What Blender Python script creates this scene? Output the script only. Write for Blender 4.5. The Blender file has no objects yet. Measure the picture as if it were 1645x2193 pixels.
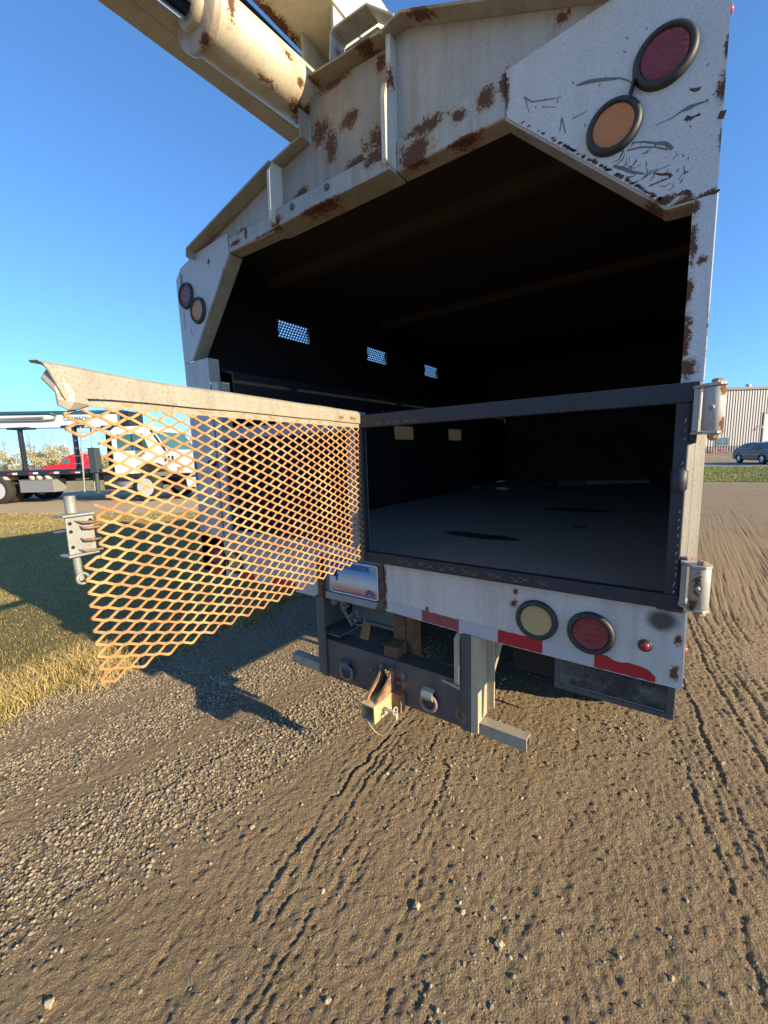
import bpy, bmesh, math, random
import numpy as np
from mathutils import Vector, Matrix, noise as mnoise
sc = bpy.context.scene
R = math.radians
# ---------------- camera ----------------
CH = 1.477          # camera height above the ground, metres
S = 1.38            # metres per unit of the truck drawings below
YAW, PITCH, ROLL = 6.22755004e-01, 1.41745913e-01, -3.13226847e-02
f = Vector((-math.sin(YAW)*math.cos(PITCH), math.cos(YAW)*math.cos(PITCH), -math.sin(PITCH)))
r0 = Vector((math.cos(YAW), math.sin(YAW), 0)); u0 = r0.cross(f)
cr = math.cos(ROLL)*r0 + math.sin(ROLL)*u0
cu = -math.sin(ROLL)*r0 + math.cos(ROLL)*u0
cam = bpy.data.cameras.new('camera'); co = bpy.data.objects.new('camera', cam)
sc.collection.objects.link(co)
co.matrix_world = Matrix(((cr.x, cu.x, -f.x, 0), (cr.y, cu.y, -f.y, 0), (cr.z, cu.z, -f.z, CH), (0, 0, 0, 1)))
cam.sensor_fit = 'VERTICAL'; cam.sensor_height = 36; cam.lens = 36*884.06/2193
cam.clip_start = 0.02; cam.clip_end = 3000
sc.camera = co
# ---------------- sky and sun ----------------
SUN_DIR = Vector((1.0, 0.03, 0.35)).normalized()     # towards the sun
EL = math.asin(SUN_DIR.z); AZ = math.atan2(SUN_DIR.x, SUN_DIR.y)
w = bpy.data.worlds.new('World'); sc.world = w; w.use_nodes = True
nt = w.node_tree; bg = nt.nodes['Background']
sky = nt.nodes.new('ShaderNodeTexSky'); sky.sky_type = 'NISHITA'; sky.sun_disc = False
sky.sun_elevation = EL; sky.sun_rotation = AZ; sky.altitude = 300; sky.air_density = 1.0; sky.dust_density = 0.25; sky.ozone_density = 2.0
tcn = nt.nodes.new('ShaderNodeTexCoord'); va = nt.nodes.new('ShaderNodeVectorMath'); va.operation = 'ADD'; va.inputs[1].default_value = (0, 0, 0.09)
vn = nt.nodes.new('ShaderNodeVectorMath'); vn.operation = 'NORMALIZE'
nt.links.new(tcn.outputs['Generated'], va.inputs[0]); nt.links.new(va.outputs[0], vn.inputs[0]); nt.links.new(vn.outputs[0], sky.inputs[0])
tint = nt.nodes.new('ShaderNodeMix'); tint.data_type = 'RGBA'; tint.blend_type = 'MULTIPLY'; tint.inputs[0].default_value = 1.0; tint.inputs[7].default_value = (0.50, 0.77, 1.03, 1)
nt.links.new(sky.outputs[0], tint.inputs[6]); nt.links.new(tint.outputs[2], bg.inputs[0]); bg.inputs[1].default_value = 0.15
sl = bpy.data.lights.new('sun', 'SUN'); sl.energy = 5.0; sl.angle = R(0.5); sl.color = (1.0, 0.82, 0.54)
so = bpy.data.objects.new('sun', sl); sc.collection.objects.link(so)
so.rotation_euler = SUN_DIR.to_track_quat('Z', 'Y').to_euler(); so.location = (5, 0, 8)
sc.view_settings.view_transform = 'Standard'; sc.view_settings.look = 'None'
sc.view_settings.exposure = 1.06; sc.view_settings.gamma = 1
rng = np.random.RandomState(7); random.seed(7)

# ---------------- node helpers ----------------
class NM:
    def __init__(s, name, rough=0.6, metal=0.0, spec=0.5):
        s.m = bpy.data.materials.new(name); s.m.use_nodes = True
        s.t = s.m.node_tree; s.b = s.t.nodes['Principled BSDF']
        s.b.inputs['Roughness'].default_value = rough; s.b.inputs['Metallic'].default_value = metal
        s.b.inputs['Specular IOR Level'].default_value = spec
        s.geo = s.t.nodes.new('ShaderNodeNewGeometry'); s.pos = s.geo.outputs['Position']
    def put(s, sock, v):
        if hasattr(v, 'links'): s.t.links.new(v, sock)
        elif isinstance(v, (tuple, list)) and len(v) == 3 and sock.type == 'RGBA': sock.default_value = (*v, 1)
        else: sock.default_value = v
    def scale(s, vec, sv):
        n = s.t.nodes.new('ShaderNodeVectorMath'); n.operation = 'MULTIPLY'
        s.put(n.inputs[0], vec); n.inputs[1].default_value = sv; return n.outputs[0]
    def noise(s, scale, detail=4, rough=0.55, vec=None, dist=0.0):
        n = s.t.nodes.new('ShaderNodeTexNoise'); n.inputs['Scale'].default_value = scale
        n.inputs['Detail'].default_value = detail; n.inputs['Roughness'].default_value = rough; n.inputs['Distortion'].default_value = dist
        s.t.links.new(vec or s.pos, n.inputs['Vector']); return n.outputs['Fac']
    def voro(s, scale, vec=None, out='Distance', feature='F1'):
        n = s.t.nodes.new('ShaderNodeTexVoronoi'); n.inputs['Scale'].default_value = scale; n.feature = feature
        s.t.links.new(vec or s.pos, n.inputs['Vector']); return n.outputs[out]
    def math(s, op, a, b=0.0, clamp=False):
        n = s.t.nodes.new('ShaderNodeMath'); n.operation = op; n.use_clamp = clamp
        s.put(n.inputs[0], a); s.put(n.inputs[1], b); return n.outputs[0]
    def sm(s, v, a, b):
        n = s.t.nodes.new('ShaderNodeMapRange'); n.interpolation_type = 'SMOOTHSTEP'
        s.put(n.inputs[0], v); n.inputs[1].default_value = a; n.inputs[2].default_value = b; return n.outputs[0]
    def mix(s, fac, a, b):
        n = s.t.nodes.new('ShaderNodeMix'); n.data_type = 'RGBA'
        s.put(n.inputs[0], fac); s.put(n.inputs[6], a); s.put(n.inputs[7], b); return n.outputs[2]
    def bump(s, h, strength=0.3, dist=0.01):
        n = s.t.nodes.new('ShaderNodeBump'); n.inputs['Strength'].default_value = strength; n.inputs['Distance'].default_value = dist
        s.put(n.inputs['Height'], h); s.t.links.new(n.outputs[0], s.b.inputs['Normal'])
    def attr(s, name):
        n = s.t.nodes.new('ShaderNodeAttribute'); n.attribute_name = name; return n
    def blobs(s, L):
        """L: (centre xyz metres, radii xyz metres) -> soft field, 1 at a centre, 0 at the rim, negative outside"""
        out = None
        for c, r in L:
            n = s.t.nodes.new('ShaderNodeVectorMath'); n.operation = 'SUBTRACT'; s.put(n.inputs[0], s.pos); n.inputs[1].default_value = c
            k = s.scale(n.outputs[0], tuple(1/q for q in r))
            l = s.t.nodes.new('ShaderNodeVectorMath'); l.operation = 'LENGTH'; s.t.links.new(k, l.inputs[0])
            v = s.math('SUBTRACT', 1.0, l.outputs['Value'])
            out = v if out is None else s.math('MAXIMUM', out, v)
        return out
    def color(s, c): s.put(s.b.inputs['Base Color'], c)
    def rough(s, c): s.put(s.b.inputs['Roughness'], c)

def T(p): return (p[0]*S, p[1]*S, p[2]*S+CH)

def paint(name, base=(0.62, 0.62, 0.60), dirt=0.35, rust=None, specks=0.5, rough=0.45, dirtcol=(0.20, 0.16, 0.11), seed=0.0, grime=None, mott=0.6):
    """old white truck paint with grain, streaks, specks and rust patches; rust = [((x,y,z),(rx,ry,rz))] in truck units"""
    m = NM(name, rough)
    off = m.t.nodes.new('ShaderNodeVectorMath'); off.operation = 'ADD'; m.put(off.inputs[0], m.pos); off.inputs[1].default_value = (seed, seed*2, 0)
    P = off.outputs[0]
    grain = m.noise(210, 4, 0.8, P); fine = m.noise(90, 4, 0.7, P)
    streak = m.noise(1.0, 4, 0.6, m.scale(P, (22, 22, 2.2)))
    big = m.noise(3.0, 5, 0.6, P)
    c = m.mix(m.math('MULTIPLY', m.sm(streak, 0.42, 0.75), dirt), base, dirtcol)
    c = m.mix(m.math('MULTIPLY', m.sm(big, 0.45, 0.75), dirt), c, dirtcol)
    c = m.mix(m.math('MULTIPLY', m.sm(grain, 0.48, 0.72), mott), c, (base[0]*0.30, base[1]*0.30, base[2]*0.30))
    sp = m.math('MULTIPLY', m.sm(fine, 0.66, 0.72), m.sm(m.noise(5, 3, 0.6, P), 0.45, 0.6))
    c = m.mix(m.math('MULTIPLY', sp, specks), c, (0.09, 0.05, 0.03))
    if grime:
        g = m.blobs([(T(a), tuple(q*S for q in b)) for a, b in grime])
        c = m.mix(m.math('MULTIPLY', m.sm(m.math('ADD', g, m.math('MULTIPLY', m.noise(30, 4, 0.7), 0.4)), 0.15, 0.75), 0.93), c, (0.025, 0.025, 0.028))
    h = m.math('MULTIPLY', grain, 0.5)
    if rust:
        v = m.blobs([(T(a), tuple(q*S for q in b)) for a, b in rust])
        nz = m.math('ADD', m.math('MULTIPLY', m.noise(30, 7, 0.85, P), 0.5), m.math('MULTIPLY', m.noise(95, 5, 0.85, P), 0.5))
        q = m.math('ADD', m.math('MULTIPLY', v, 0.72), m.math('MULTIPLY', m.math('SUBTRACT', nz, 0.5), 2.9))
        halo = m.sm(q, -0.02, 0.40); core = m.sm(q, 0.27, 0.33)
        inside = m.sm(v, -0.25, 0.1)
        halo = m.math('MULTIPLY', halo, inside); core = m.math('MULTIPLY', core, inside)
        c = m.mix(m.math('MULTIPLY', halo, 0.75), c, (0.36, 0.20, 0.08))
        rc = m.mix(m.noise(60, 4, 0.7), (0.045, 0.020, 0.012), (0.16, 0.062, 0.026))
        c = m.mix(core, c, rc)
        m.rough(m.math('ADD', rough, m.math('MULTIPLY', core, 0.4)))
        h = m.math('SUBTRACT', h, core)
    m.color(c); m.bump(h, 0.28, 0.003)
    return m.m

def plain(name, base, rough=0.6, metal=0.0, var=0.25, scale=20, bump=0.1, dark=None, spec=0.5):
    m = NM(name, rough, metal, spec)
    d = dark or tuple(c*(1-var) for c in base)
    l = tuple(min(1, c*(1+var*0.6)) for c in base)
    c = m.mix(m.noise(scale, 5, 0.65), d, l)
    m.color(m.mix(m.math('MULTIPLY', m.noise(scale*9, 3, 0.7), 0.35), c, d)); m.bump(m.noise(scale*6, 4, 0.7), bump, 0.004)
    return m.m

def rusty(name, a=(0.30, 0.13, 0.045), b=(0.10, 0.045, 0.022), scale=30, rough=0.85, c3=None):
    m = NM(name, rough)
    c = m.mix(m.sm(m.noise(scale, 6, 0.7), 0.35, 0.65), a, b)
    if c3: c = m.mix(m.sm(m.noise(scale*0.35, 4, 0.6), 0.45, 0.62), c, c3)
    m.color(c); m.bump(m.noise(scale*8, 4, 0.75), 0.5, 0.002); return m.m

def glass(name, base=(0.02, 0.03, 0.035), rough=0.05):
    m = NM(name, rough, 0, 0.8); m.color(base); return m.m

# ---------------- mesh helpers ----------------
class MB:
    def __init__(s, truck=True): s.v = []; s.f = []; s.mi = []; s.sm = []; s.cur = 0; s.truck = truck
    def add(s, vs, fs, smooth=False):
        o = len(s.v); s.v += [tuple(q) for q in vs]
        for q in fs: s.f.append(tuple(i+o for i in q)); s.mi.append(s.cur); s.sm.append(smooth)
    cuts = None
    def cut(s): s.cuts = (s.cuts or [])+[(len(s.v), len(s.f))]; return s
    def slot(s, i): s.cur = i; return s
    def box(s, x0, x1, y0, y1, z0, z1):
        s.add([(x0, y0, z0), (x1, y0, z0), (x1, y1, z0), (x0, y1, z0), (x0, y0, z1), (x1, y0, z1), (x1, y1, z1), (x0, y1, z1)],
              [(0, 3, 2, 1), (4, 5, 6, 7), (0, 1, 5, 4), (1, 2, 6, 5), (2, 3, 7, 6), (3, 0, 4, 7)]); return s
    def hexa(s, p):   # eight corners, bottom ring then top ring
        s.add(p, [(0, 3, 2, 1), (4, 5, 6, 7), (0, 1, 5, 4), (1, 2, 6, 5), (2, 3, 7, 6), (3, 0, 4, 7)]); return s
    def prism(s, poly, a, b, axis='y'):   # poly in the other two axes
        def P(q, t):
            return {'y': (q[0], t, q[1]), 'x': (t, q[0], q[1]), 'z': (q[0], q[1], t)}[axis]
        n = len(poly); vs = [P(q, a) for q in poly]+[P(q, b) for q in poly]
        fs = [tuple(range(n)), tuple(range(2*n-1, n-1, -1))]+[(i, i+n, (i+1) % n+n, (i+1) % n) for i in range(n)]
        s.add(vs, fs); return s
    def strip(s, line, t, a, b, axis='y'):  # a bent sheet: polyline with thickness t, extruded
        L = [Vector(q) for q in line]; N = []
        for i in range(len(L)):
            d = (L[min(i+1, len(L)-1)]-L[max(i-1, 0)]).normalized(); N.append(Vector((-d.y, d.x)))
        for i in range(len(L)-1):
            s.prism([L[i], L[i+1], L[i+1]+N[i+1]*t, L[i]+N[i]*t], a, b, axis)
        return s
    def tube(s, pts, r, n=10, cap=True, smooth=True):
        P = [Vector(p) for p in pts]; rs = r if isinstance(r, (list, tuple)) else [r]*len(P); vs = []; up = None
        for i, p in enumerate(P):
            d = (P[min(i+1, len(P)-1)]-P[max(i-1, 0)]).normalized()
            if up is None: up = Vector((0, 0, 1)) if abs(d.z) < 0.9 else Vector((1, 0, 0))
            a = d.cross(up).normalized(); b = a.cross(d).normalized(); up = b
            for k in range(n):
                t = 2*math.pi*k/n; vs.append(p+(a*math.cos(t)+b*math.sin(t))*rs[i])
        fs = [(i*n+k, i*n+(k+1) % n, (i+1)*n+(k+1) % n, (i+1)*n+k) for i in range(len(P)-1) for k in range(n)]
        s.add(vs, fs, smooth)
        if cap: s.add(vs[:n], [tuple(range(n-1, -1, -1))]); s.add(vs[-n:], [tuple(range(n))])
        return s
    def lathe(s, c, axis, prof, n=28, smooth=True):  # prof = [(radius, offset along axis)]
        c = Vector(c); d = Vector(axis).normalized(); up = Vector((0, 0, 1)) if abs(d.z) < 0.9 else Vector((1, 0, 0))
        a = d.cross(up).normalized(); b = a.cross(d); vs = []
        for rr, h in prof:
            for k in range(n):
                t = 2*math.pi*k/n; vs.append(c+d*h+(a*math.cos(t)+b*math.sin(t))*rr)
        fs = [(i*n+k, i*n+(k+1) % n, (i+1)*n+(k+1) % n, (i+1)*n+k) for i in range(len(prof)-1) for k in range(n)]
        s.add(vs, fs, smooth)
        if prof[0][0] > 1e-6: s.add(vs[:n], [tuple(range(n-1, -1, -1))])
        if prof[-1][0] > 1e-6: s.add(vs[-n:], [tuple(range(n))])
        return s
    def torus(s, c, axis, R1, r, n=28, m=8, arc=1.0, start=0.0, up=None, sx=1.0):
        c = Vector(c); d = Vector(axis).normalized(); up = Vector(up) if up else (Vector((0, 0, 1)) if abs(d.z) < 0.9 else Vector((1, 0, 0)))
        a = up.cross(d).normalized(); b = up.normalized(); k = int(n*arc)+1; pts = []
        for i in range(k+(0 if arc < 1 else 0)):
            t = start+2*math.pi*i/n; pts.append(c+a*math.cos(t)*R1*sx+b*math.sin(t)*R1)
        return s.tube(pts, r, m)
    def ribbon(s, pts, w, t=0.0006, y=0.0):  # raised scratch on a rear (XZ) face
        for i in range(len(pts)-1):
            a = Vector((pts[i][0], pts[i][1])); b = Vector((pts[i+1][0], pts[i+1][1])); d = (b-a)
            if d.length < 1e-6: continue
            d.normalize(); nn = Vector((-d.y, d.x))
            w0 = (w[i] if isinstance(w, list) else w)*.38; w1 = (w[i+1] if isinstance(w, list) else w)*.38
            q = [a+nn*w0, b+nn*w1, b-nn*w1, a-nn*w0]
            s.prism([(k.x, k.y) for k in q], y, y-t-0.00003*(i % 3))
        return s
    def build(s, name, mats, parent=None, bevel=0.0, base=None, loc=None, seg=2, recalc=True):
        if s.cuts:      # each piece an object of its own
            ends = s.cuts+[(len(s.v), len(s.f))]; v0 = f0 = 0; first = None
            for v1, f1 in ends:
                if f1 > f0:
                    p = MB(s.truck); p.v = s.v[v0:v1]; p.f = [tuple(i-v0 for i in q) for q in s.f[f0:f1]]; p.mi = s.mi[f0:f1]; p.sm = s.sm[f0:f1]
                    o = p.build(name, mats, parent, bevel, base, loc, seg, recalc); first = first or o
                v0, f0 = v1, f1
            return first
        vs = np.array([T(p) for p in s.v] if s.truck else s.v, dtype=np.float32)
        o = None
        pl = Vector(parent['wl']) if parent and 'wl' in parent else Vector((0, 0, 0))
        if loc is not None: pl = Vector(loc)
        me = bpy.data.meshes.new(name); me.from_pydata([tuple(q) for q in (vs-np.array(pl))], [], s.f)
        if not isinstance(mats, (list, tuple)): mats = [mats]
        for q in mats: me.materials.append(q)
        me.polygons.foreach_set('material_index', s.mi); me.polygons.foreach_set('use_smooth', s.sm)
        if recalc:
            bm = bmesh.new(); bm.from_mesh(me); bmesh.ops.recalc_face_normals(bm, faces=bm.faces); bm.to_mesh(me); bm.free()
        me.update()
        o = bpy.data.objects.new(name, me); sc.collection.objects.link(o)
        if parent:
            o.parent = parent
            o['wl'] = parent['wl'] if 'wl' in parent else (0, 0, 0)
        if loc is not None: o.location = loc
        if bevel:
            b = o.modifiers.new('bevel', 'BEVEL'); b.width = bevel; b.segments = seg; b.limit_method = 'ANGLE'; b.angle_limit = R(40)
        return o

def tag(o, label=None, cat=None, group=None, kind=None):
    if label: o['label'] = label
    if cat: o['category'] = cat
    if group: o['group'] = group
    if kind: o['kind'] = kind
    return o
def thing(name, label, cat, loc=(0, 0, 0), group=None, rotz=0):
    o = bpy.data.objects.new(name, None); sc.collection.objects.link(o); o.empty_display_size = 0.2
    o.location = loc; o.rotation_euler = (0, 0, rotz); o['wl'] = tuple(loc)
    return tag(o, label, cat, group)
def local_thing(name, label, cat, loc, rotz=0, group=None):   # parts are drawn in the thing's own axes
    o = thing(name, label, cat, loc, group, rotz); o['wl'] = (0, 0, 0); return o
def npmesh(name, v, faces, mats, smooth=True, attrs=None, kind=None):
    """faces: (n,3) or (n,4) int array"""
    me = bpy.data.meshes.new(name); k = faces.shape[1]; n = len(faces)
    me.vertices.add(len(v)); me.vertices.foreach_set('co', v.astype(np.float32).ravel())
    me.loops.add(n*k); me.loops.foreach_set('vertex_index', faces.astype(np.int32).ravel())
    me.polygons.add(n); me.polygons.foreach_set('loop_start', np.arange(0, n*k, k, dtype=np.int32))
    me.polygons.foreach_set('use_smooth', np.full(n, smooth))
    me.update(calc_edges=True); me.validate()
    for m in (mats if isinstance(mats, list) else [mats]): me.materials.append(m)
    for an, (tp, data) in (attrs or {}).items():
        a = me.attributes.new(an, tp, 'POINT'); a.data.foreach_set('color' if 'COLOR' in tp else 'value', data.astype(np.float32).ravel())
    o = bpy.data.objects.new(name, me); sc.collection.objects.link(o)
    if kind: o['kind'] = kind
    return o
#@@GROUND
# ---------------- ground ----------------
def vnoise(x, y, seed):
    """value noise, vectorised"""
    xi = np.floor(x).astype(np.int64); yi = np.floor(y).astype(np.int64); fx = x-xi; fy = y-yi
    def h(a, b):
        n = (a*374761393+b*668265263+seed*974634777) & 0xffffffff
        n = ((n ^ (n >> 13))*1274126177) & 0xffffffff
        return ((n ^ (n >> 16)) & 0xffff)/65535.0
    sx = fx*fx*(3-2*fx); sy = fy*fy*(3-2*fy)
    return (h(xi, yi)*(1-sx)+h(xi+1, yi)*sx)*(1-sy)+(h(xi, yi+1)*(1-sx)+h(xi+1, yi+1)*sx)*sy
def fbm(x, y, seed, octs=4, gain=0.5):
    v = 0; a = 1; t = 0
    for i in range(octs):
        v = v+a*vnoise(x*2**i, y*2**i, seed+i); t += a; a *= gain
    return v/t
def sstep(v, a, b):
    t = np.clip((v-a)/(b-a), 0, 1); return t*t*(3-2*t)
def track_s(X, Y):
    """across-track coordinate: tyre lines lean right towards the camera, the far ones on the left lean the other way"""
    a = -0.16+0.34*sstep(X, -1.7, -0.9)
    t = np.clip(Y, -2, 3.2)-1.5+np.where(Y > 3.2, (Y-3.2)*(1-(np.minimum(Y, 9)-3.2)*0.28), 0)
    return X+a*t
LEDGE = -3.25
def gravel_mask(X, Y):
    s = track_s(X, Y)
    g = sstep(s, -1.30, -1.52)*(1-0.92*np.exp(-((s+1.98+0.05*np.sin(Y*3))/0.14)**2))*(1-0.75*np.exp(-((s+2.62)/0.13)**2))
    g = g*sstep(Y-0.9*(s+1.9), 2.9, 1.9)+sstep(s, -2.45, -2.8)*sstep(Y, 1.5, 2.4)
    g = g*(0.50+0.9*fbm(X*2.6, Y*2.6, 91, 3))
    g = np.maximum(g, 0.22*sstep(fbm(X*3.1, Y*1.3, 93, 3), 0.58, 0.72))
    return np.clip(g, 0, 1)
def height(X, Y):
    s = track_s(X, Y); d2 = (X/9)**2+((Y-3)/11)**2
    fade = np.clip(1.35-np.sqrt(d2), 0, 1)
    wob = (fbm(X*3, Y*3, 5, 3)-0.5)*0.06+(fbm(X*20, Y*20, 6, 2)-0.5)*0.034
    z = 0.022*(fbm(X*1.1, Y*1.1, 1, 3)-0.5)+0.008*(fbm(s*9, Y*2.5, 11, 3)-0.5)+0.0042*(fbm(X*34, Y*27, 21, 3, 0.75)-0.5)
    z = z+0.0062*(vnoise(X*85, Y*85, 31)-0.5)+0.004*(vnoise(X*125, Y*120, 32)-0.5)
    ruts = [(-1.175, .011, .008, .95), (-1.11, .008, .006, .9), (-0.93, .008, .007, .8), (-0.65, .006, .006, .8), (-0.44, .005, .005, .7), (-0.25, .005, .006, .7),
            (0.23, .006, .006, .9), (0.37, .008, .007, .9), (0.62, .008, .008, .8), (-1.45, .008, .009, .8), (-1.72, .010, .010, .7), (-1.02, .006, .006, .8), (-0.80, .005, .006, .8), (0.05, .004, .006, .6)]
    for i, (c, dep, wd, gk) in enumerate(ruts):
        dep = dep*0.72; wd = wd*0.85
        gate = gk*sstep(vnoise(s*0+i*7.3, Y*2.1+i*3.1, 40+i)+0.75*vnoise(X*9+i, Y*17, 60+i), 0.62, 1.1)
        q = (s+wob-c)/wd
        z = z-dep*gate*np.exp(-q*q)+0.5*dep*gate*np.exp(-((q-2.2)/1.1)**2)
    # faint broken parallel lines left by many passes
    ph = (s+wob*0.8)*2*np.pi/0.037+2.5*vnoise(X*1.3, Y*0.4, 83)
    gl = sstep(vnoise(s*24, Y*5.5, 84)*0.6+vnoise(s*30, Y*21, 85)*0.5, 0.50, 0.80)*sstep(s, -1.5, -1.2)*(1-0.85*sstep(s, -0.75, -0.5)*sstep(s, 0.35, 0.05))
    z = z-0.0042*gl*np.maximum(0, np.sin(ph))**4+0.0018*gl*np.sin(ph+1.9)
    # treaded tyre prints
    for c0, c1, k in ((0.14, 0.42, 1.1), (0.52, 0.95, 1.2), (1.02, 1.4, 1.1), (-1.26, -1.0, 0.8), (1.45, 1.8, 1.0)):
        m = sstep(s, c0, c0+0.03)*sstep(s, c1, c1-0.03)*k
        gate = sstep(fbm(X*2.2, Y*1.1, 77, 3), 0.40, 0.62)
        rib = np.maximum(0, np.sin((s+wob*0.6)*2*np.pi/0.068))**2
        m = m*(0.6+0.8*vnoise(X*11, Y*11, 79)); lug = 0.5+0.5*np.sign(np.sin((Y+wob)*2*np.pi/0.048+np.sin(s*45)*1.4)+0.2)
        z = z-m*gate*0.0085*rib*(0.4+0.6*lug)
    g = gravel_mask(X, Y)
    st = vnoise(X*70, Y*70, 51)*0.6+vnoise(X*125, Y*125, 52)*0.4
    z = z+g*0.008*(st-0.4)
    clod = np.clip(vnoise(X*66, Y*66, 55)-0.74, 0, 1)*0.020*(1-g)*sstep(fbm(X*4, Y*4, 58, 2), 0.35, 0.65)
    return (z+clod)*fade

def graded(lo, hi, step, far, n):
    core = np.arange(lo, hi, step); t = np.linspace(0, 1, n+1)[1:]
    g = step*n*t+(far-step*n)*t**4.2
    return np.concatenate([(core[0]-g)[::-1], core, core[-1]+g])
gx = graded(-3.5, 1.3, 0.0072, 900, 90); gy = graded(-0.05, 4.2, 0.0080, 1200, 110)
GX, GY = np.meshgrid(gx, gy); Z = height(GX, GY)
lawnm = sstep(GX+(fbm(GX*1.5, GY*1.5, 8, 3)-0.5)*0.5, LEDGE+0.08, LEDGE-0.15)*(GY < 60)
nx, ny = len(gx), len(gy)
V = np.stack([GX.ravel(), GY.ravel(), Z.ravel()], 1)
idx = np.arange(nx*ny).reshape(ny, nx)
F = np.stack([idx[:-1, :-1].ravel(), idx[:-1, 1:].ravel(), idx[1:, 1:].ravel(), idx[1:, :-1].ravel()], 1)

gm = NM('dirt_road', 0.9, 0, 0.25)
gr = gm.attr('gravel').outputs['Fac']
gstone = gm.voro(70, out='Color'); gd = gm.voro(70)
sep = gm.t.nodes.new('ShaderNodeSeparateColor'); gm.put(sep.inputs[0], gstone)
dirt = gm.mix(gm.noise(2.2, 6, 0.65), (0.232, 0.162, 0.090), (0.330, 0.240, 0.142))
dirt = gm.mix(gm.sm(gm.noise(1.3, 4, 0.6), 0.5, 0.75), dirt, (0.215, 0.152, 0.084))
dirt = gm.mix(gm.math('MULTIPLY', gm.sm(gm.noise(150, 4, 0.85), 0.50, 0.66), 0.75), dirt, (0.46, 0.37, 0.23))
dirt = gm.mix(gm.math('MULTIPLY', gm.sm(gm.noise(125, 4, 0.85), 0.47, 0.34), 0.55), dirt, (0.09, 0.065, 0.038))
speck = gm.math('MULTIPLY', gm.sm(gm.voro(95), 0.30, 0.18), gm.sm(gm.noise(23, 3, 0.7), 0.50, 0.60))
dirt = gm.mix(gm.math('MULTIPLY', speck, 0.85), dirt, (0.52, 0.43, 0.29))
stone = gm.mix(sep.outputs[0], (0.30, 0.225, 0.135), (0.56, 0.45, 0.30))
stone = gm.mix(gm.sm(gd, 0.30, 0.75), stone, (0.10, 0.075, 0.05))
gm.color(gm.mix(gm.math('MULTIPLY', gr, 0.8), dirt, stone))
hh = gm.math('ADD', gm.math('ADD', gm.noise(95, 5, 0.8), gm.math('MULTIPLY', gm.voro(140), 0.5)), gm.math('MULTIPLY', gm.math('SUBTRACT', 0.6, gd), gr))
gm.bump(hh, 1.0, 0.017)
gnd = npmesh('ground', V, F, gm.m, attrs={'gravel': ('FLOAT', gravel_mask(GX, GY).ravel())}, kind='structure')
del F

# loose gravel: one object nobody could count
ico = bmesh.new(); bmesh.ops.create_icosphere(ico, subdivisions=1, radius=1)
IV = np.array([v.co[:] for v in ico.verts]); IF = np.array([[v.index for v in q.verts] for q in ico.faces]); ico.free()
def scatter(n, prob, box, rmin, rmax, seed, power=2.2):
    rr = np.random.RandomState(seed); X = rr.uniform(box[0], box[1], n*6); Y = rr.uniform(box[2], box[3], n*6)
    k = rr.rand(n*6) < prob(X, Y); X = X[k][:n]; Y = Y[k][:n]; return X, Y, rmin+(rmax-rmin)*rr.rand(len(X))**power, rr
def stones(name, X, Y, r, rr, mat, sink=0.25):
    n = len(X); rad = r[:, None]*rr.uniform(0.65, 1.15, (n, 3)); rad[:, 2] *= 0.75
    a = rr.uniform(0, 6.28, n); jit = 1+0.22*rr.randn(n, len(IV), 1)*0.6
    P = IV[None]*jit*rad[:, None, :]; ca, sa = np.cos(a)[:, None], np.sin(a)[:, None]
    Q = np.stack([P[..., 0]*ca-P[..., 1]*sa, P[..., 0]*sa+P[..., 1]*ca, P[..., 2]], -1)
    Q += np.stack([X, Y, height(X, Y)+r*(0.38-sink)], -1)[:, None, :]
    FF = IF[None]+(np.arange(n)*len(IV))[:, None, None]
    tone = np.repeat(rr.rand(n), len(IV))
    return npmesh(name, Q.reshape(-1, 3), FF.reshape(-1, 3), mat, smooth=False, attrs={'tone': ('FLOAT', tone)})
sm_ = NM('loose_stone', 0.85, 0, 0.3)
ton = sm_.attr('tone').outputs['Fac']
c = sm_.mix(ton, (0.20, 0.15, 0.09), (0.58, 0.47, 0.32)); c = sm_.mix(sm_.sm(ton, 0.93, 0.97), c, (0.34, 0.23, 0.17))
sm_.color(sm_.mix(sm_.noise(60, 3, 0.6), c, (0.18, 0.145, 0.10))); sm_.bump(sm_.noise(150, 3, 0.7), 0.3, 0.003)
X, Y, r_, rr = scatter(88000, lambda x, y: (gravel_mask(x, y)**1.3*0.95+0.012)*np.clip(1.4-y/7, 0.2, 1), (-3.9, 1.6, 0.0, 6.5), 0.0020, 0.0092, 3, 3.2)
r_ = r_*(1+0.04*Y)
tag(stones('gravel', X, Y, r_, rr, sm_.m), 'loose tan gravel strewn along the left of the dirt road', 'gravel', kind='stuff')
X, Y, r_, rr = scatter(5200, lambda x, y: np.full(x.shape, 0.5), (-3.0, 2.6, 0.2, 5.0), 0.0028, 0.0085, 5, 3.0)
tag(stones('pebbles', X, Y, r_, rr, sm_.m, 0.5), 'small pale pebbles pressed into the packed dirt', 'pebbles', kind='stuff')
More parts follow.
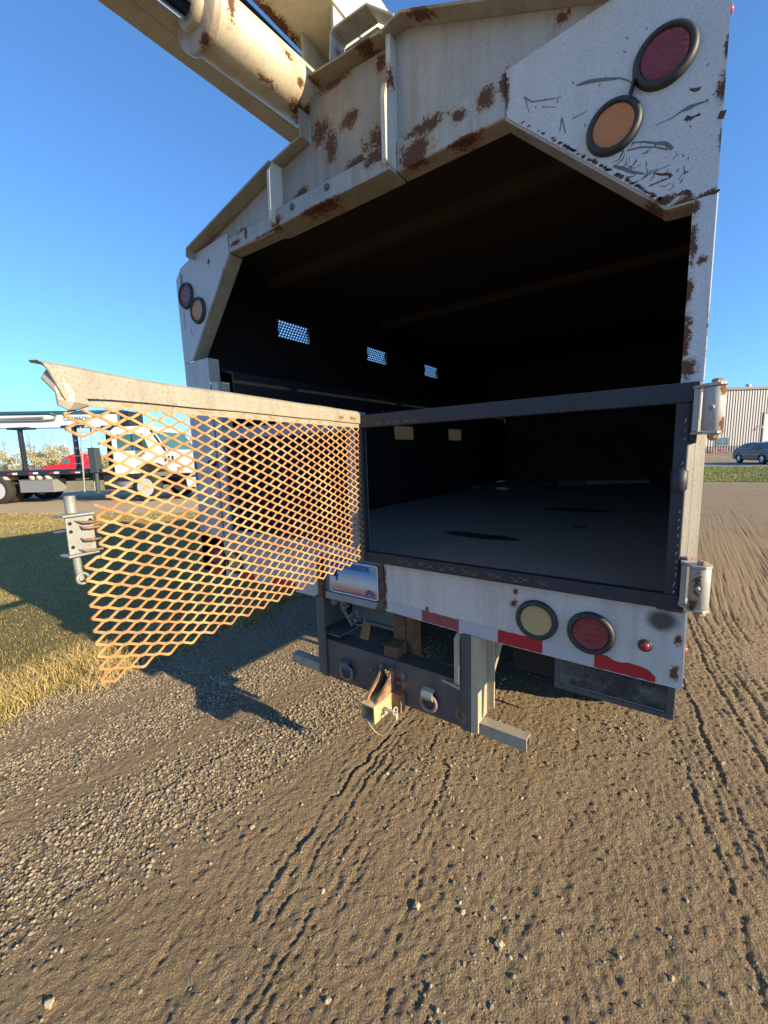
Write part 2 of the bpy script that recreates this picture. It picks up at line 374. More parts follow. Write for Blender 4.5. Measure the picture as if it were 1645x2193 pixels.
# single stones large enough to point at  (x, y, radius, label)
BIG = [(-1.49, 1.22, .017, 'small tan stone alone on the dirt near the shadow tip'),
       (-0.62, 0.98, .020, 'pale stone with a dark hollow beside it, lower right of the picture centre'),
       (-0.36, 1.03, .018, 'ragged pale clod on bare dirt right of the picture centre'),
       (-1.33, 0.20, .019, 'pale rounded stone at the left edge near the bottom corner'),
       (-0.91, 0.84, .013, 'pinkish flat pebble among the gravel below the hitch'),
       (-1.32, 0.86, .014, 'round cream pebble on the gravel band at left'),
       (-0.70, 0.64, .013, 'dusty tan pebble close to the bottom edge of the picture'),
       (0.24, 2.30, .018, 'grey stone lying in the tyre tread marks on the right')]
for i, (x, y, rad, lab) in enumerate(BIG):
    rad *= 0.72
    q = np.random.RandomState(60+i); b = bmesh.new(); bmesh.ops.create_icosphere(b, subdivisions=3, radius=1)
    for v in b.verts:
        k = 0.8+0.4*mnoise.noise(v.co*1.3+Vector((i*5, 0, 0)))+0.12*mnoise.noise(v.co*4+Vector((i, 3, 0)))
        v.co = Vector((v.co.x*rad*k*1.2, v.co.y*rad*k, v.co.z*rad*k*0.75))
    me = bpy.data.meshes.new('stone'); b.to_mesh(me); b.free(); me.materials.append(plain('stone_surface', (0.46, 0.36, 0.22), 0.9, 0, 0.3, 60, 0.4))
    o = bpy.data.objects.new('stone', me); sc.collection.objects.link(o)
    o.location = (x, y, float(height(np.array([x]), np.array([y]))[0])+rad*0.12); o.rotation_euler = (0, 0, q.rand()*6)
    tag(o, lab, 'stone', 'single stones on the dirt road')

# ---- sheets of the setting further off ----
def sheet(name, poly, z, mat, kind='structure'):
    b = MB(False); b.add([(p[0], p[1], z) for p in poly], [tuple(range(len(poly)))])
    o = b.build(name, mat); o['kind'] = kind; return o
lm = NM('lawn_soil', 0.95, 0, 0.1)
c = lm.mix(lm.noise(1.1, 6, 0.7), (0.20, 0.165, 0.055), (0.40, 0.30, 0.12))
c = lm.mix(lm.sm(lm.noise(9, 5, 0.7), 0.50, 0.75), c, (0.14, 0.13, 0.04)); c = lm.mix(lm.math('MULTIPLY', lm.noise(60, 4, 0.8), 0.6), c, (0.085, 0.06, 0.03))
lm.color(c); lm.bump(lm.noise(40, 6, 0.8), 0.7, 0.02)
NEAR = [(-16.95, 3.36), (-10.87, 6.19)]
# grass verge to the left of the truck: wavy edge along x = LEDGE
edge = [(LEDGE+(float(fbm(np.array([LEDGE*1.5]), np.array([t*1.5]), 8, 3)[0])-0.5)*0.4, t) for t in np.arange(-6, 26, 0.35)]
sheet('grass_verge', [(-30, -10), (-30, -2.7), (-16.95, 3.36), (-10.87, 6.19), (-7.4, 7.9), (-5.5, 11), (-4.4, 26.0)][::-1]+[(-30, -10)]+edge if False else edge+[(-4.4, 26.0), (-5.2, 12), (-7.6, 7.75), (-10.87, 6.19), (-16.95, 3.36), (-38, -6.5), (-38, -16)], 0.012, lm.m)
rm = NM('gravel_lane', 0.95, 0, 0.2)
c = rm.mix(rm.noise(0.5, 6, 0.7), (0.46, 0.345, 0.20), (0.38, 0.28, 0.165)); c = rm.mix(rm.math('MULTIPLY', rm.noise(30, 4, 0.8), 0.5), c, (0.38, 0.31, 0.22))
rm.color(c); rm.bump(rm.noise(50, 5, 0.8), 0.35, 0.008)
sheet('gravel_lane', [(-38, -6.5), (-16.95, 3.36), (-10.87, 6.19), (-7.6, 7.75), (-5.2, 12), (-4.4, 26), (-9, 30), (-14, 17.5), (-19.25, 11.6), (-24, 9.0), (-45, 0.5)], 0.008, rm.m)
fm = NM('far_field', 0.95, 0, 0.1)
c = fm.mix(fm.noise(0.12, 6, 0.7), (0.34, 0.28, 0.12), (0.44, 0.35, 0.17)); c = fm.mix(fm.math('MULTIPLY', fm.noise(3, 4, 0.8), 0.5), c, (0.14, 0.14, 0.05))
fm.color(c); fm.bump(fm.noise(6, 5, 0.8), 0.3, 0.05)
sheet('field', [(-45, 0.5), (-24, 9.0), (-19.25, 11.6), (-14, 17.5), (-9, 30), (-6, 70), (-60, 400), (-600, 400), (-600, -200)], 0.006, fm.m)
gm2 = NM('green_lawn', 0.95, 0, 0.1)
c = gm2.mix(gm2.noise(1.2, 6, 0.75), (0.14, 0.18, 0.045), (0.27, 0.26, 0.10)); c = gm2.mix(gm2.math('MULTIPLY', gm2.noise(14, 4, 0.8), 0.5), c, (0.10, 0.14, 0.03))
gm2.color(c); gm2.bump(gm2.noise(14, 6, 0.8), 0.7, 0.05)
sheet('lawn', [(-2.5, 20.0), (30, 21.5), (30, 29.2), (3.9, 30.6), (-2.5, 32.5)], 0.012, gm2.m)
am = NM('asphalt_lot', 0.9, 0, 0.2)
am.color(am.mix(am.noise(3, 5, 0.7), (0.20, 0.175, 0.14), (0.30, 0.26, 0.20))); am.bump(am.noise(40, 4, 0.8), 0.4, 0.02)
sheet('asphalt_lot', [(-6, 33), (3.9, 31), (40, 30), (40, 44), (-6, 44)], 0.008, am.m)

# grass blades
def blades(n, fn, seed, hmin, hmax, wd, cols, name, label, spread=0.6):
    rr = np.random.RandomState(seed); X, Y = fn(n, rr); n = len(X)
    clump = fbm(X*2.2, Y*2.2, seed, 3); H = (hmin+(hmax-hmin)*rr.rand(n)**1.6)*(0.45+1.1*clump)
    a = rr.uniform(0, 6.28, n); lean = rr.uniform(0.15, spread+0.5, n)*H; la = rr.uniform(0, 6.28, n)
    W = wd*(0.7+0.6*rr.rand(n))*(1+np.hypot(X, Y)*0.10)
    dx, dy = np.cos(a)*W/2, np.sin(a)*W/2; lx, ly = np.cos(la)*lean, np.sin(la)*lean
    z0 = height(X, Y)*0+0.008
    P = np.zeros((n, 5, 3))
    P[:, 0] = np.stack([X-dx, Y-dy, z0], 1); P[:, 1] = np.stack([X+dx, Y+dy, z0], 1)
    P[:, 2] = np.stack([X+dx*0.75+lx*0.35, Y+dy*0.75+ly*0.35, z0+H*0.6], 1); P[:, 3] = np.stack([X-dx*0.75+lx*0.35, Y-dy*0.75+ly*0.35, z0+H*0.6], 1)
    P[:, 4] = np.stack([X+lx, Y+ly, z0+H*0.95], 1)
    b = (np.arange(n)*5)[:, None]
    Fq = np.concatenate([b+[[0, 1, 2]], b+[[0, 2, 3]], b+[[3, 2, 4]]])
    c = np.array(cols)[rr.choice(len(cols), n, p=None)]
    tint = fbm(X*0.9, Y*0.9, seed+5, 3)[:, None]
    c = c*(0.75+0.5*rr.rand(n, 1)); g = np.array([[0.13, 0.17, 0.035]]); k = sstep(tint, 0.55, 0.72)*0.3
    c = c*(1-k)+g*k*(0.7+0.6*rr.rand(n, 1))
    col = np.concatenate([np.repeat(c, 5, 0), np.ones((n*5, 1))], 1)
    m = NM(name+'_blade', 0.75, 0, 0.2); at = m.attr('tintcol'); m.color(at.outputs['Color'])
    tag(npmesh(name, P.reshape(-1, 3), Fq, m.m, smooth=False, attrs={'tintcol': ('FLOAT_COLOR', col)}), label, 'grass', kind='stuff')
def verge_pts(n, rr):
    u = rr.rand(n)**2.0; Xe = LEDGE-0.02-u*13.5+rr.randn(n)*0.10; Y = rr.uniform(0.1, 8.0, n)
    far = np.clip((LEDGE-Xe)/13.5, 0, 1); Y = Y+far*1.0
    k = (Y < 9.2-0.0*Xe) & ((Y-3.36)-(Xe+16.95)*0.4655 < 0.0) | (Xe > -7.0)
    k &= Y > -0.35*(Xe+3.0)*0.0+0.0
    return Xe[k], Y[k]
DRY = [(0.44, 0.32, 0.13), (0.52, 0.39, 0.19), (0.36, 0.27, 0.09), (0.34, 0.28, 0.09), (0.26, 0.24, 0.07)]
blades(230000, verge_pts, 11, 0.010, 0.036, 0.0032, DRY, 'verge_grass', 'short dry yellow and green grass covering the verge left of the truck')
def tuft_pts(n, rr):
    c = rr.uniform(0, 1, (70, 2)); cx = LEDGE+0.16-0.55*c[:, 0]; cy = 0.1+4.2*c[:, 1]; k = rr.choice(70, n)
    return cx[k]+rr.randn(n)*0.055, cy[k]+rr.randn(n)*0.07
blades(16000, tuft_pts, 15, 0.03, 0.10, 0.003, DRY[:3], 'dry_tufts', 'straw coloured grass tufts along the edge of the gravel', 1.0)
def lawn_pts(n, rr): return rr.uniform(-1.5, 8, n), 20.2+12*rr.rand(n)
blades(60000, lawn_pts, 17, 0.03, 0.07, 0.006, [(0.20, 0.24, 0.06), (0.28, 0.28, 0.10), (0.33, 0.30, 0.13)], 'lawn_grass', 'short green grass on the strip before the parked car')
# ---------------- the chip truck ----------------
white = paint('grey_white_paint', (0.50, 0.52, 0.53), 0.22, None, 0.5)
body_lab = 'old white chip box truck seen from behind, rusty mesh gate swung open'
truck = thing('chip_truck', body_lab, 'truck', (-0.862*S, 3.0*S, 0))
def B(b, name, m, bevel=0.0015, parent=None, **k): return b.build(name, m, parent or truck, bevel, **k)

rust_R = [((-0.355, 1, .79), (.02, .05, .05)), ((-.40, 1, .782), (.03, .05, .035)), ((-.21, 1, .90), (.022, .05, .010)), ((-.245, 1, .86), (.022, .05, .018)),
          ((-.56, 1, .795), (.09, .05, .035)), ((-.59, 1, .745), (.07, .05, .05)), ((-.47, 1, .775), (.03, .05, .02)), ((-.46, 1, .722), (.06, .06, .008))]
gusset = paint('lamp_plate_paint', (0.54, 0.54, 0.51), 0.10,
   [((.022, 1, .60), (.012, .05, .03)), ((.02, 1, .437), (.035, .05, .010)), ((-.02, 1, .437), (.03, .05, .014)), ((-.05, 1, .45), (.03, .05, .012)),
    ((-.355, 1, .77), (.012, .05, .06)), ((.028, 1, .52), (.008, .05, .03)), ((.026, 1, .66), (.006, .05, .03))], 0.7)
darkscr = plain('scratch_grey', (0.16, 0.16, 0.155), 0.7, 0, .5, 120)
rustchip = rusty('rust_chip', (0.11, 0.05, 0.03), (0.05, 0.026, 0.018), 60)

# right lamp plate
b = MB(); Y0 = 1.0
b.prism([(-.355, .722), (-.045, .437), (-.008, .437), (.026, .437), (.026, .80), (-.02, .83), (-.146, .832), (-.355, .812)], Y0, Y0+.006)
b.slot(1)
def scr(P, w, sl=1): b.slot(sl); b.ribbon(P, w, 0.0005, Y0)
scr([(-.213, .716), (-.205, .714), (-.185, .71), (-.163, .702), (-.145, .695), (-.135, .691), (-.123, .682), (-.113, .672)], [.001, .007, .009, .007, .006, .003, .003, .002])
scr([(-.024, .62), (-.014, .614), (-.008, .615)], [.003, .009, .006], 2)
scr([(-.072, .584), (-.049, .585), (-.034, .59), (-.023, .591), (-.011, .591), (-.001, .59), (.004, .591)], [.001, .002, .004, .010, .005, .003, .008])
scr([(-.027, .577), (-.022, .572), (-.014, .573), (-.006, .573)], [.010, .010, .003, .006], 2)
scr([(-.109, .57), (-.092, .565), (-.073, .555), (-.055, .547), (-.044, .533)], [.002, .004, .005, .009, .008])
scr([(-.117, .56), (-.095, .557), (-.072, .548), (-.051, .535)], [.004, .004, .003, .004])
scr([(-.072, .504), (-.06, .497), (-.047, .493), (-.043, .487)], [.002, .005, .006, .008], 2)
scr([(-.078, .51), (-.061, .507), (-.045, .508)], .0012)
scr([(-.139, .542), (-.121, .53), (-.107, .519), (-.086, .508)], [.006, .008, .007, .003])
scr([(.020, .56), (.029, .557)], [.014, .017], 2)
scr([(.012, .4375), (.024, .437), (.0295, .440)], [.002, .007, .004], 2)
scr([(-.033, .452), (-.022, .454), (-.013, .449), (-.014, .442)], [.004, .011, .010, .003], 2)
scr([(-.024, .486), (-.017, .486)], [.008, .002]); scr([(-.029, .471), (-.026, .477)], .003)
scr([(-.316, .743), (-.299, .726), (-.27, .717), (-.239, .707)], [.004, .003, .003, .001]); scr([(-.312, .736), (-.305, .708)], [.003, .001])
scr([(-.279, .708), (-.25, .694)], .0015); scr([(-.241, .647), (-.238, .67), (-.23, .638)], .003); scr([(-.217, .659), (-.191, .66)], [.003, .001]); scr([(-.077, .484), (-.044, .486)], [.003, .002], 2)
q = random.Random(3)
for i in range(42):      # scuffs where branches hit, along the lower edge beside the amber lamp
    t = .25+.75*q.random(); x = -.255+.215*t+q.uniform(-.004, .02); z = .636-.198*t+q.uniform(.006, .075)*q.random()
    if (x+.142)**2+(z-.612)**2 < .055**2: continue
    a = q.uniform(-.5, .9); L = q.uniform(.003, .022)
    scr([(x, z), (x+L*.6*math.cos(a), z+L*.6*math.sin(a)), (x+L*math.cos(a+.4), z+L*math.sin(a+.4))], [.001, q.uniform(.001, .0045), .001], q.choice([1, 1, 2]))
for i in range(26):
    x = q.uniform(-.33, .02); z = q.uniform(.45, .80)
    if z < .437-(x+.045)*.92+.02 and x < -.045: continue
    scr([(x, z), (x+q.uniform(-.004, .004), z+q.uniform(.002, .006))], [.003, .001], q.choice([1, 2]))
plate_scr = [darkscr, rustchip]
plate_part = B(b, 'lamp_plate', [gusset]+plate_scr, 0)
# worn chipped line along the slanted lower edge
b = MB(); Y0 = .9995
for i in range(90):
    t = i/90; x = -.345+.30*t; z = .715-.278*t+.004
    if q.random() < (.12 if t < .3 else .6): b.ribbon([(x-.003, z+q.uniform(0, .004)), (x+.004, z-.002+q.uniform(0, .005))], q.uniform(.002, .009)*(1 if t > .3 else .6), .0006, Y0)
B(b, 'worn_edge', rustchip, 0, plate_part)
# the return lip round the opening
lipm = paint('lip_paint', (0.38, 0.345, 0.27), 0.45, [((-.30, 1.03, .70), (.05, .05, .03)), ((-.07, 1.03, .45), (.05, .05, .03))], 0.7, seed=3)
b = MB()
b.strip([(-.008, .437), (-.045, .437), (-.355, .722)], .005, 1.001, 1.052, 'y')
B(b, 'opening_lip', lipm, .001)
# left lamp plate
gusL = paint('left_plate_paint', (0.48, 0.47, 0.435), 0.12, [((-1.70, 1, .72), (.008, .05, .05)), ((-1.5, 1, .74), (.01, .05, .02))], 0.6, seed=5)
b = MB(); b.prism([(-1.735, .40), (-1.672, .405), (-1.373, .734), (-1.376, .80), (-1.585, .79), (-1.698, .768), (-1.738, .730)], 1.0, 1.006)
b.slot(1)
for P in ([(-1.69, .74), (-1.685, .70), (-1.69, .67)], [(-1.70, .60), (-1.70, .53)], [(-1.42, .70), (-1.415, .68), (-1.425, .665)], [(-1.47, .60), (-1.455, .615), (-1.445, .63)], [(-1.66, .53), (-1.655, .50)], [(-1.61, .62), (-1.60, .60)]): b.ribbon(P, .004, .0005, 1.0)
B(b, 'lamp_plate', [gusL, darkscr], 0)
b = MB(); b.strip([(-1.373, .734), (-1.672, .405)], .005, 1.001, 1.056, 'y'); B(b, 'opening_lip', lipm, .001)

# header beam: lower tube, upper web, top flange
hdr = paint('header_paint', (0.40, 0.39, 0.345), 0.45, rust_R+[((-1.30, 1, .79), (.035, .05, .02)), ((-1.33, 1, .755), (.05, .05, .012)), ((-1.27, 1, .77), (.012, .05, .03)), ((-1.1, 1, .735), (.2, .06, .006))], 0.9, seed=1)
b = MB()
b.prism([(-.6445, .722), (-.3555, .722), (-.3555, .8125), (-.6445, .796)], 1.0, 1.055); b.cut(); b.prism([(-1.3725, .734), (-1.1125, .728), (-1.1125, .787), (-1.3725, .785)], 1.0, 1.055)
tubeo = B(b, 'header_tube', hdr, .008, seg=3)
b = MB()
b.prism([(-.6445, .78), (-.3555, .79), (-.146, .832), (-.610, 1.036), (-.6445, 1.036)], 1.012, 1.018); b.cut()
b.prism([(-1.373, .7851), (-1.373, .79), (-1.575, .79), (-1.085, .90), (-1.085, .7851)], 1.014, 1.020)
B(b, 'header_web', hdr, 0)
fl = paint('flange_paint', (0.36, 0.32, 0.24), 0.55, [((-.58, .98, 1.01), (.10, .05, .03)), ((-.95, .98, 1.05), (.08, .1, .03)), ((-.72, .98, 1.04), (.04, .1, .03))], 0.9, seed=8)
b = MB()
b.strip([(-.146, .832), (-.605, 1.038), (-.636, 1.036), (-.664, 1.024)][::-1], .007, .972, 1.05, 'y'); b.cut()
b.strip([(-1.09, .903), (-1.586, .795), (-1.588, .770)][::-1], .007, .965, 1.05, 'y')
B(b, 'top_flange', fl, .001)
# centre box between two stiffener plates
ctr = paint('centre_plate_paint', (0.33, 0.30, 0.245), 0.6,
    [((-.87, 1, .88), (.035, .05, .075)), ((-.80, 1, .915), (.05, .05, .035)), ((-.91, 1, .93), (.05, .05, .05)), ((-.70, 1, .83), (.08, .05, .05)), ((-.66, 1, .88), (.03, .05, .06)), ((-.72, 1, .80), (.06, .05, .015)), ((-.78, 1, .80), (.07, .05, .025)),
     ((-1.0, 1, .80), (.05, .05, .025)), ((-.86, 1, 1.03), (.10, .05, .02)), ((-.69, 1, 1.0), (.03, .05, .03))], 0.9, seed=11)
b = MB()
b.prism([(-1.086, .77), (-.66, .765), (-.655, 1.020), (-.952, 1.045), (-.945, .918), (-1.0, .912), (-1.086, .895)], 1.008, 1.014)
B(b, 'centre_plate', ctr, 0)
b = MB(); b.prism([(.972, .718), (1.05, .718), (1.05, .778), (.985, .778), (.972, .768)], -1.112, -.6462, 'x')
ctube = B(b, 'centre_rail', paint('rail_paint', (0.38, 0.37, 0.33), 0.5, [((-.69, .97, .76), (.06, .05, .02)), ((-.9, .98, .72), (.12, .08, .006)), ((-1.08, .97, .73), (.03, .05, .03))], 0.8, seed=12), .004)
for x, z in ((-.715, .757), (-.862, .752), (-1.005, .749)):
    b = MB(); b.lathe((x, .972, z), (0, -1, 0), [(.009, 0), (.009, .004), (.006, .007), (0, .008)], 14); B(b, 'bolt', plain('bolt_steel', (.12, .12, .13), .5, .4), 0, ctube)
stf = paint('stiffener_paint', (0.60, 0.58, 0.50), 0.35, [((-.645, .97, .93), (.03, .05, .045))], 0.9, seed=14)
b = MB(); b.prism([(.985, 1.028), (.985, .93), (.962, .905), (.955, .87), (.955, .735), (.962, .727), (1.03, .727), (1.03, 1.028)], -.658, -.645, 'x'); B(b, 'stiffener', stf, .001)
b = MB(); b.prism([(.975, .905), (.957, .875), (.952, .735), (.962, .727), (1.03, .727), (1.03, .905)], -1.094, -1.082, 'x'); B(b, 'stiffener', stf, .001)
# top lip of centre box and gabled bracket above
b = MB()
b.strip([(-.955, .925), (-.957, 1.052), (-.952, 1.056), (-.655, 1.028)], .006, .972, 1.05, 'y'); b.cut()
b.strip([(-1.09, .902), (-1.0, .916), (-.952, .92)], .006, .972, 1.05, 'y')
B(b, 'centre_flange', fl, .001)
b = MB(); b.prism([(-.822, 1.03), (-.816, 1.103), (-.705, 1.098), (-.640, 1.025)], 1.02, 1.026)
b.strip([(-.827, 1.05), (-.820, 1.110), (-.812, 1.114), (-.705, 1.108), (-.625, 1.040)], .006, .970, 1.026, 'y')
B(b, 'gable_bracket', paint('bracket_paint', (.5, .47, .4), .5, [((-.79, 1, 1.08), (.05, .06, .02))], .8, seed=16), .002)

# posts of the rear frame
postp = paint('post_paint', (0.52, 0.54, 0.54), 0.2, [((-.004, 1, .36), (.010, .05, .05)), ((-.006, 1, .28), (.010, .05, .04)), ((-.006, 1, .20), (.012, .05, .06)), ((.0, 1, .14), (.022, .05, .03)), ((-.004, 1, .42), (.01, .05, .02)), ((.01, 1, .33), (.012, .05, .012)), ((.03, 1, .2), (.006, .05, .06))], 0.8, seed=20)
b = MB(); b.box(-.008, .028, 1.0, 1.05, .115, .4365); b.box(-.008, .022, 1.0, 1.05, -.33, .1149)
rp = B(b, 'rear_post', postp, .002)
gold = paint('worn_post_paint', (0.32, 0.29, 0.23), 0.6, [((.03, .99, -.24), (.02, .05, .02))], 0.8, seed=22, mott=.8)
b = MB(); b.prism([(.0108, .992), (.038, 1.012), (.038, 1.05), (.0225, 1.05), (.0225, .9999), (.0108, .9999)], -.235, .045, 'z'); B(b, 'corner_strip', gold, .0008, rp)
b = MB(); b.box(-1.735, -1.562, 1.0, 1.05, -.50, .3995); b.box(-1.545, -1.502, .996, 1.05, -.345, .300)
B(b, 'rear_post', [paint('left_post_paint', (0.45, 0.43, 0.395), 0.25, [((-1.72, 1, -.05), (.01, .05, .10)), ((-1.57, 1, .2), (.008, .05, .08))], 0.8, seed=24)], .002)
b = MB(); b.slot(0)
b.lathe((-1.60, .996, -.02), (0, -1, 0), [(.012, 0), (.012, .008), (.004, .010)], 16); b.cut(); b.lathe((-1.57, .996, -.02), (0, -1, 0), [(.012, 0), (.012, .008), (.004, .010)], 16); b.cut(); b.lathe((-1.585, .996, -.075), (0, -1, 0), [(.018, 0), (.018, .004)], 16)
B(b, 'socket', plain('socket_black', (.02, .02, .02), .5), 0)
b = MB(); b.box(-1.60, -1.565, .992, .9985, -.175, -.160); B(b, 'side_reflector', plain('reflector_red', (.35, .01, .015), .3), .001)

# box walls with vents, roof, floor
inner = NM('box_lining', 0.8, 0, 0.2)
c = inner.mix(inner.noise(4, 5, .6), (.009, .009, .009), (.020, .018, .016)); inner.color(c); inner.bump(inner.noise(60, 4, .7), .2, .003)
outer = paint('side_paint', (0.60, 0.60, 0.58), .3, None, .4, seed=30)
VY = [1.513, 2.263, 3.019]; VW, VZ0, VZ1 = .226, .612, .697
def side(x, t, name):
    b = MB(); y0, y1 = 1.0501, 4.30
    b.box(x, x+t, y0, y1, -.44, VZ0); b.box(x, x+t, y0, y1, VZ1, .79)
    e = y0
    for v in VY: b.box(x, x+t, e, v, VZ0+.0001, VZ1-.0001); e = v+VW
    b.box(x, x+t, e, y1, VZ0+.0001, VZ1-.0001)
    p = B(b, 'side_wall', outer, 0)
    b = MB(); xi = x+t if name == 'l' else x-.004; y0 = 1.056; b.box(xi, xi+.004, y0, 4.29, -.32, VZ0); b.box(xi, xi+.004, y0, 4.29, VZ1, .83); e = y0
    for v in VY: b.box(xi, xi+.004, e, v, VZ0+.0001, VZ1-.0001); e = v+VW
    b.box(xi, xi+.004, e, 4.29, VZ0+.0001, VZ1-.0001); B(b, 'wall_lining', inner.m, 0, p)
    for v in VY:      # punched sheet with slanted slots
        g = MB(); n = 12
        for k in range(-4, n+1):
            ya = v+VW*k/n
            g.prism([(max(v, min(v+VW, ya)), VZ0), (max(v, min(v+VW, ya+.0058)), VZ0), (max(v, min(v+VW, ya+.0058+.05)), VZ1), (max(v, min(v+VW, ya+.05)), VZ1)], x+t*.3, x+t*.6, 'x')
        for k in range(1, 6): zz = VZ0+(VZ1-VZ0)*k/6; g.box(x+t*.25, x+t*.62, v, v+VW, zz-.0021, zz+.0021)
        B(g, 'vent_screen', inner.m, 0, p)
side(-1.735, .012, 'l'); side(.014, .012, 'r')
b = MB()   # dark lining, ceiling, ribs, bulkhead
b.prism([(-1.715, .400), (-1.50, .335), (-1.50, -.32), (-1.49, -.32), (-1.49, .342), (-1.715, .410)], 1.06, 4.29, 'y')
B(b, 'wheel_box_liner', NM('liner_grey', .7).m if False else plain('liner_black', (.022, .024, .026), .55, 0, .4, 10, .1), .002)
b = MB()
for x, y, z in ((-1.4895, 1.55, .25), (-1.4895, 2.1, .25), (-1.4895, 2.7, .25)): b.lathe((x, y, z), (1, 0, 0), [(.006, 0), (.005, .004), (0, .006)], 10); b.cut()
B(b, 'rivet', plain('rivet_grey', (.25, .25, .23), .6), 0)
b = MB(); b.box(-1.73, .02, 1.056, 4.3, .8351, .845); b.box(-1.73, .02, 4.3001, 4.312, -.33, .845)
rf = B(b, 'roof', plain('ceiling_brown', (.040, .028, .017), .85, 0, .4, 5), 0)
for y, d in ((1.40, .045), (2.3, .04)):
    b = MB(); b.box(-1.72, .013, y, y+.05, .835-d, .835); B(b, 'roof_rib', plain('rib_brown', (.050, .034, .020), .8, 0, .4, 8), .003, rf)
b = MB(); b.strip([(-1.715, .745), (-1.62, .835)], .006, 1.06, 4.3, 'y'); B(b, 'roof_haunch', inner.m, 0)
fp = NM('floor_steel', 0.55, 0.0, 0.4)
st = fp.blobs([(T(a), tuple(k*S for k in r_)) for a, r_ in [((-.60, 1.49, -.33), (.17, .05, .05)), ((-.70, 1.51, -.33), (.08, .04, .05)), ((-.42, 2.35, -.33), (.20, .07, .05)), ((-.33, 1.85, -.33), (.04, .03, .05))]])
c = fp.mix(fp.noise(2.5, 6, .65), (.24, .215, .17), (.34, .31, .25)); c = fp.mix(fp.math('MULTIPLY', fp.noise(40, 4, .8), .5), c, (.09, .09, .09))
c = fp.mix(fp.sm(fp.math('ADD', st, fp.math('MULTIPLY', fp.noise(8, 4, .6), .5)), .25, .5), c, (.035, .026, .017)); fp.color(c); fp.bump(fp.noise(50, 4, .7), .15, .003)
b = MB(); b.box(-1.4999, -.90, 1.03, 4.3, -.338, -.33); b.box(-.896, .013, 1.03, 4.3, -.338, -.33); b.box(-1.73, .013, 1.04, 4.3, -.42, -.3401)
B(b, 'box_floor', fp.m, 0)

# rear door frame on the right (mesh cut away) and closed left door
fb = NM('frame_black', 0.5, 0, 0.4)
c = fb.mix(fb.noise(7, 5, .6), (.012, .014, .019), (.030, .034, .042)); c = fb.mix(fb.math('MULTIPLY', fb.sm(fb.noise(90, 4, .8), .66, .74), .7), c, (.35, .34, .30))
fb.color(fb.mix(fb.math('MULTIPLY', fb.sm(fb.noise(13, 5, .7), .62, .74), .35), c, (.07, .05, .035))); fb.bump(fb.noise(160, 3, .7), .15, .002)
door = bpy.data.objects.new('x', None); bpy.data.objects.remove(door)
b = MB(); yf = .978
b.box(-.787, .023, yf, .9995, .076, .113); b.box(-.787, .023, yf, .9995, -.331, -.300); b.box(-.012, .0105, yf+.0003, .9997, -.300, .076); b.box(.0106, .023, yf+.0006, .9994, .000, .076); b.box(.0106, .023, yf+.0006, .9994, -.300, -.222); b.box(-.787, -.776, yf+.0003, .9997, -.300, .076)
rd = B(b, 'right_door_frame', fb.m, .003, seg=3)
b = MB()   # torn weld marks of the mesh that was cut off
for i in range(13):
    x = -.64+.033*i+.006*math.sin(i*3.3); dz = .009+.005*math.sin(i*2.1)
    b.ribbon([(x-.020, -.309), (x-.008, -.309-dz), (x+.004, -.309)], [.0012, .003, .0012], .0008, yf)
    b.ribbon([(x-.018, -.322), (x-.006, -.309-dz), (x+.006, -.322)], [.001, .002, .001], .0007, yf)
for i in range(5): b.ribbon([(-.72+.03*i, .080), (-.712+.03*i, .087), (-.70+.03*i, .081)], [.001, .005, .001], .0008, yf)
B(b, 'weld_seam', plain('weld_grey', (.17, .15, .12), .6, .2, .5, 90), 0, rd)
b = MB()
for i in range(22):
    z = -.295+.016*i+q.uniform(-.003, .003)
    if q.random() < .35 and i > 8: continue
    b.ribbon([(.004+q.uniform(-.002, .002), z), (.005, z+q.uniform(.003, .010))], [.001, .0018], .0006, yf)
B(b, 'paint_speck', plain('chip_white', (.5, .52, .52), .6), 0, rd)
b = MB(); b.lathe((.0, .966, -.088), (0, 0, 1), [(.012, 0), (.014, .003), (.014, .037), (.010, .040)], 18); B(b, 'catch_tube', fb.m, 0, rd)
dl = plain('left_door_grey', (.30, .31, .32), .6, 0, .3, 15)
b = MB(); b.box(-1.50, -.80, .978, .9995, .070, .112); b.box(-1.50, -.80, .978, .9995, -.331, -.29); b.box(-1.50, -1.47, .9783, .9997, -.29, .07); b.box(-.835, -.80, .9783, .9997, -.29, .07)
ld = B(b, 'left_door_frame', dl, .003)

def mesh_sheet(origin, u, nrm, L, z0, z1, pu, pz, w, t, startf=None, endf=None):
    """expanded metal: wavy strands joined at the bonds"""
    b = MB(); k = 0; z = z0; u = Vector(u); nrm = Vector(nrm); O = Vector(origin)
    while z < z1:
        up = (k % 2 == 0)
        x0 = startf(z) if startf else 0.0
        pts = []; i = int((x0)/(pu/2))
        while i*pu/2 <= L:
            hi = (i+k) % 2 == 0
            zz = z+(pz/2 if hi else 0); c = i*pu/2; bw = pu*.055
            for cc in (c-bw, c+bw):
                if x0-.004 <= cc <= L: pts.append((cc, zz, (1 if hi else -1)*t*.55))
            i += 1
        prev = None; vs = []
        for (cu, zz, off) in pts:
            p = O+u*cu+Vector((0, 0, zz)); hi = off > 0
            vs += [p+nrm*(off-t/2)+Vector((0, 0, -w/2)), p+nrm*(off+t/2)+Vector((0, 0, -w/2)), p+nrm*(off+t/2)+Vector((0, 0, w/2)), p+nrm*(off-t/2)+Vector((0, 0, w/2))]
        n = len(pts)
        fs = [(j*4+a, j*4+(a+1) % 4, (j+1)*4+(a+1) % 4, (j+1)*4+a) for j in range(n-1) for a in range(4)]+[(3, 2, 1, 0), (n*4-4, n*4-3, n*4-2, n*4-1)]
        b.add(vs, fs); k += 1; z += pz/2
    return b
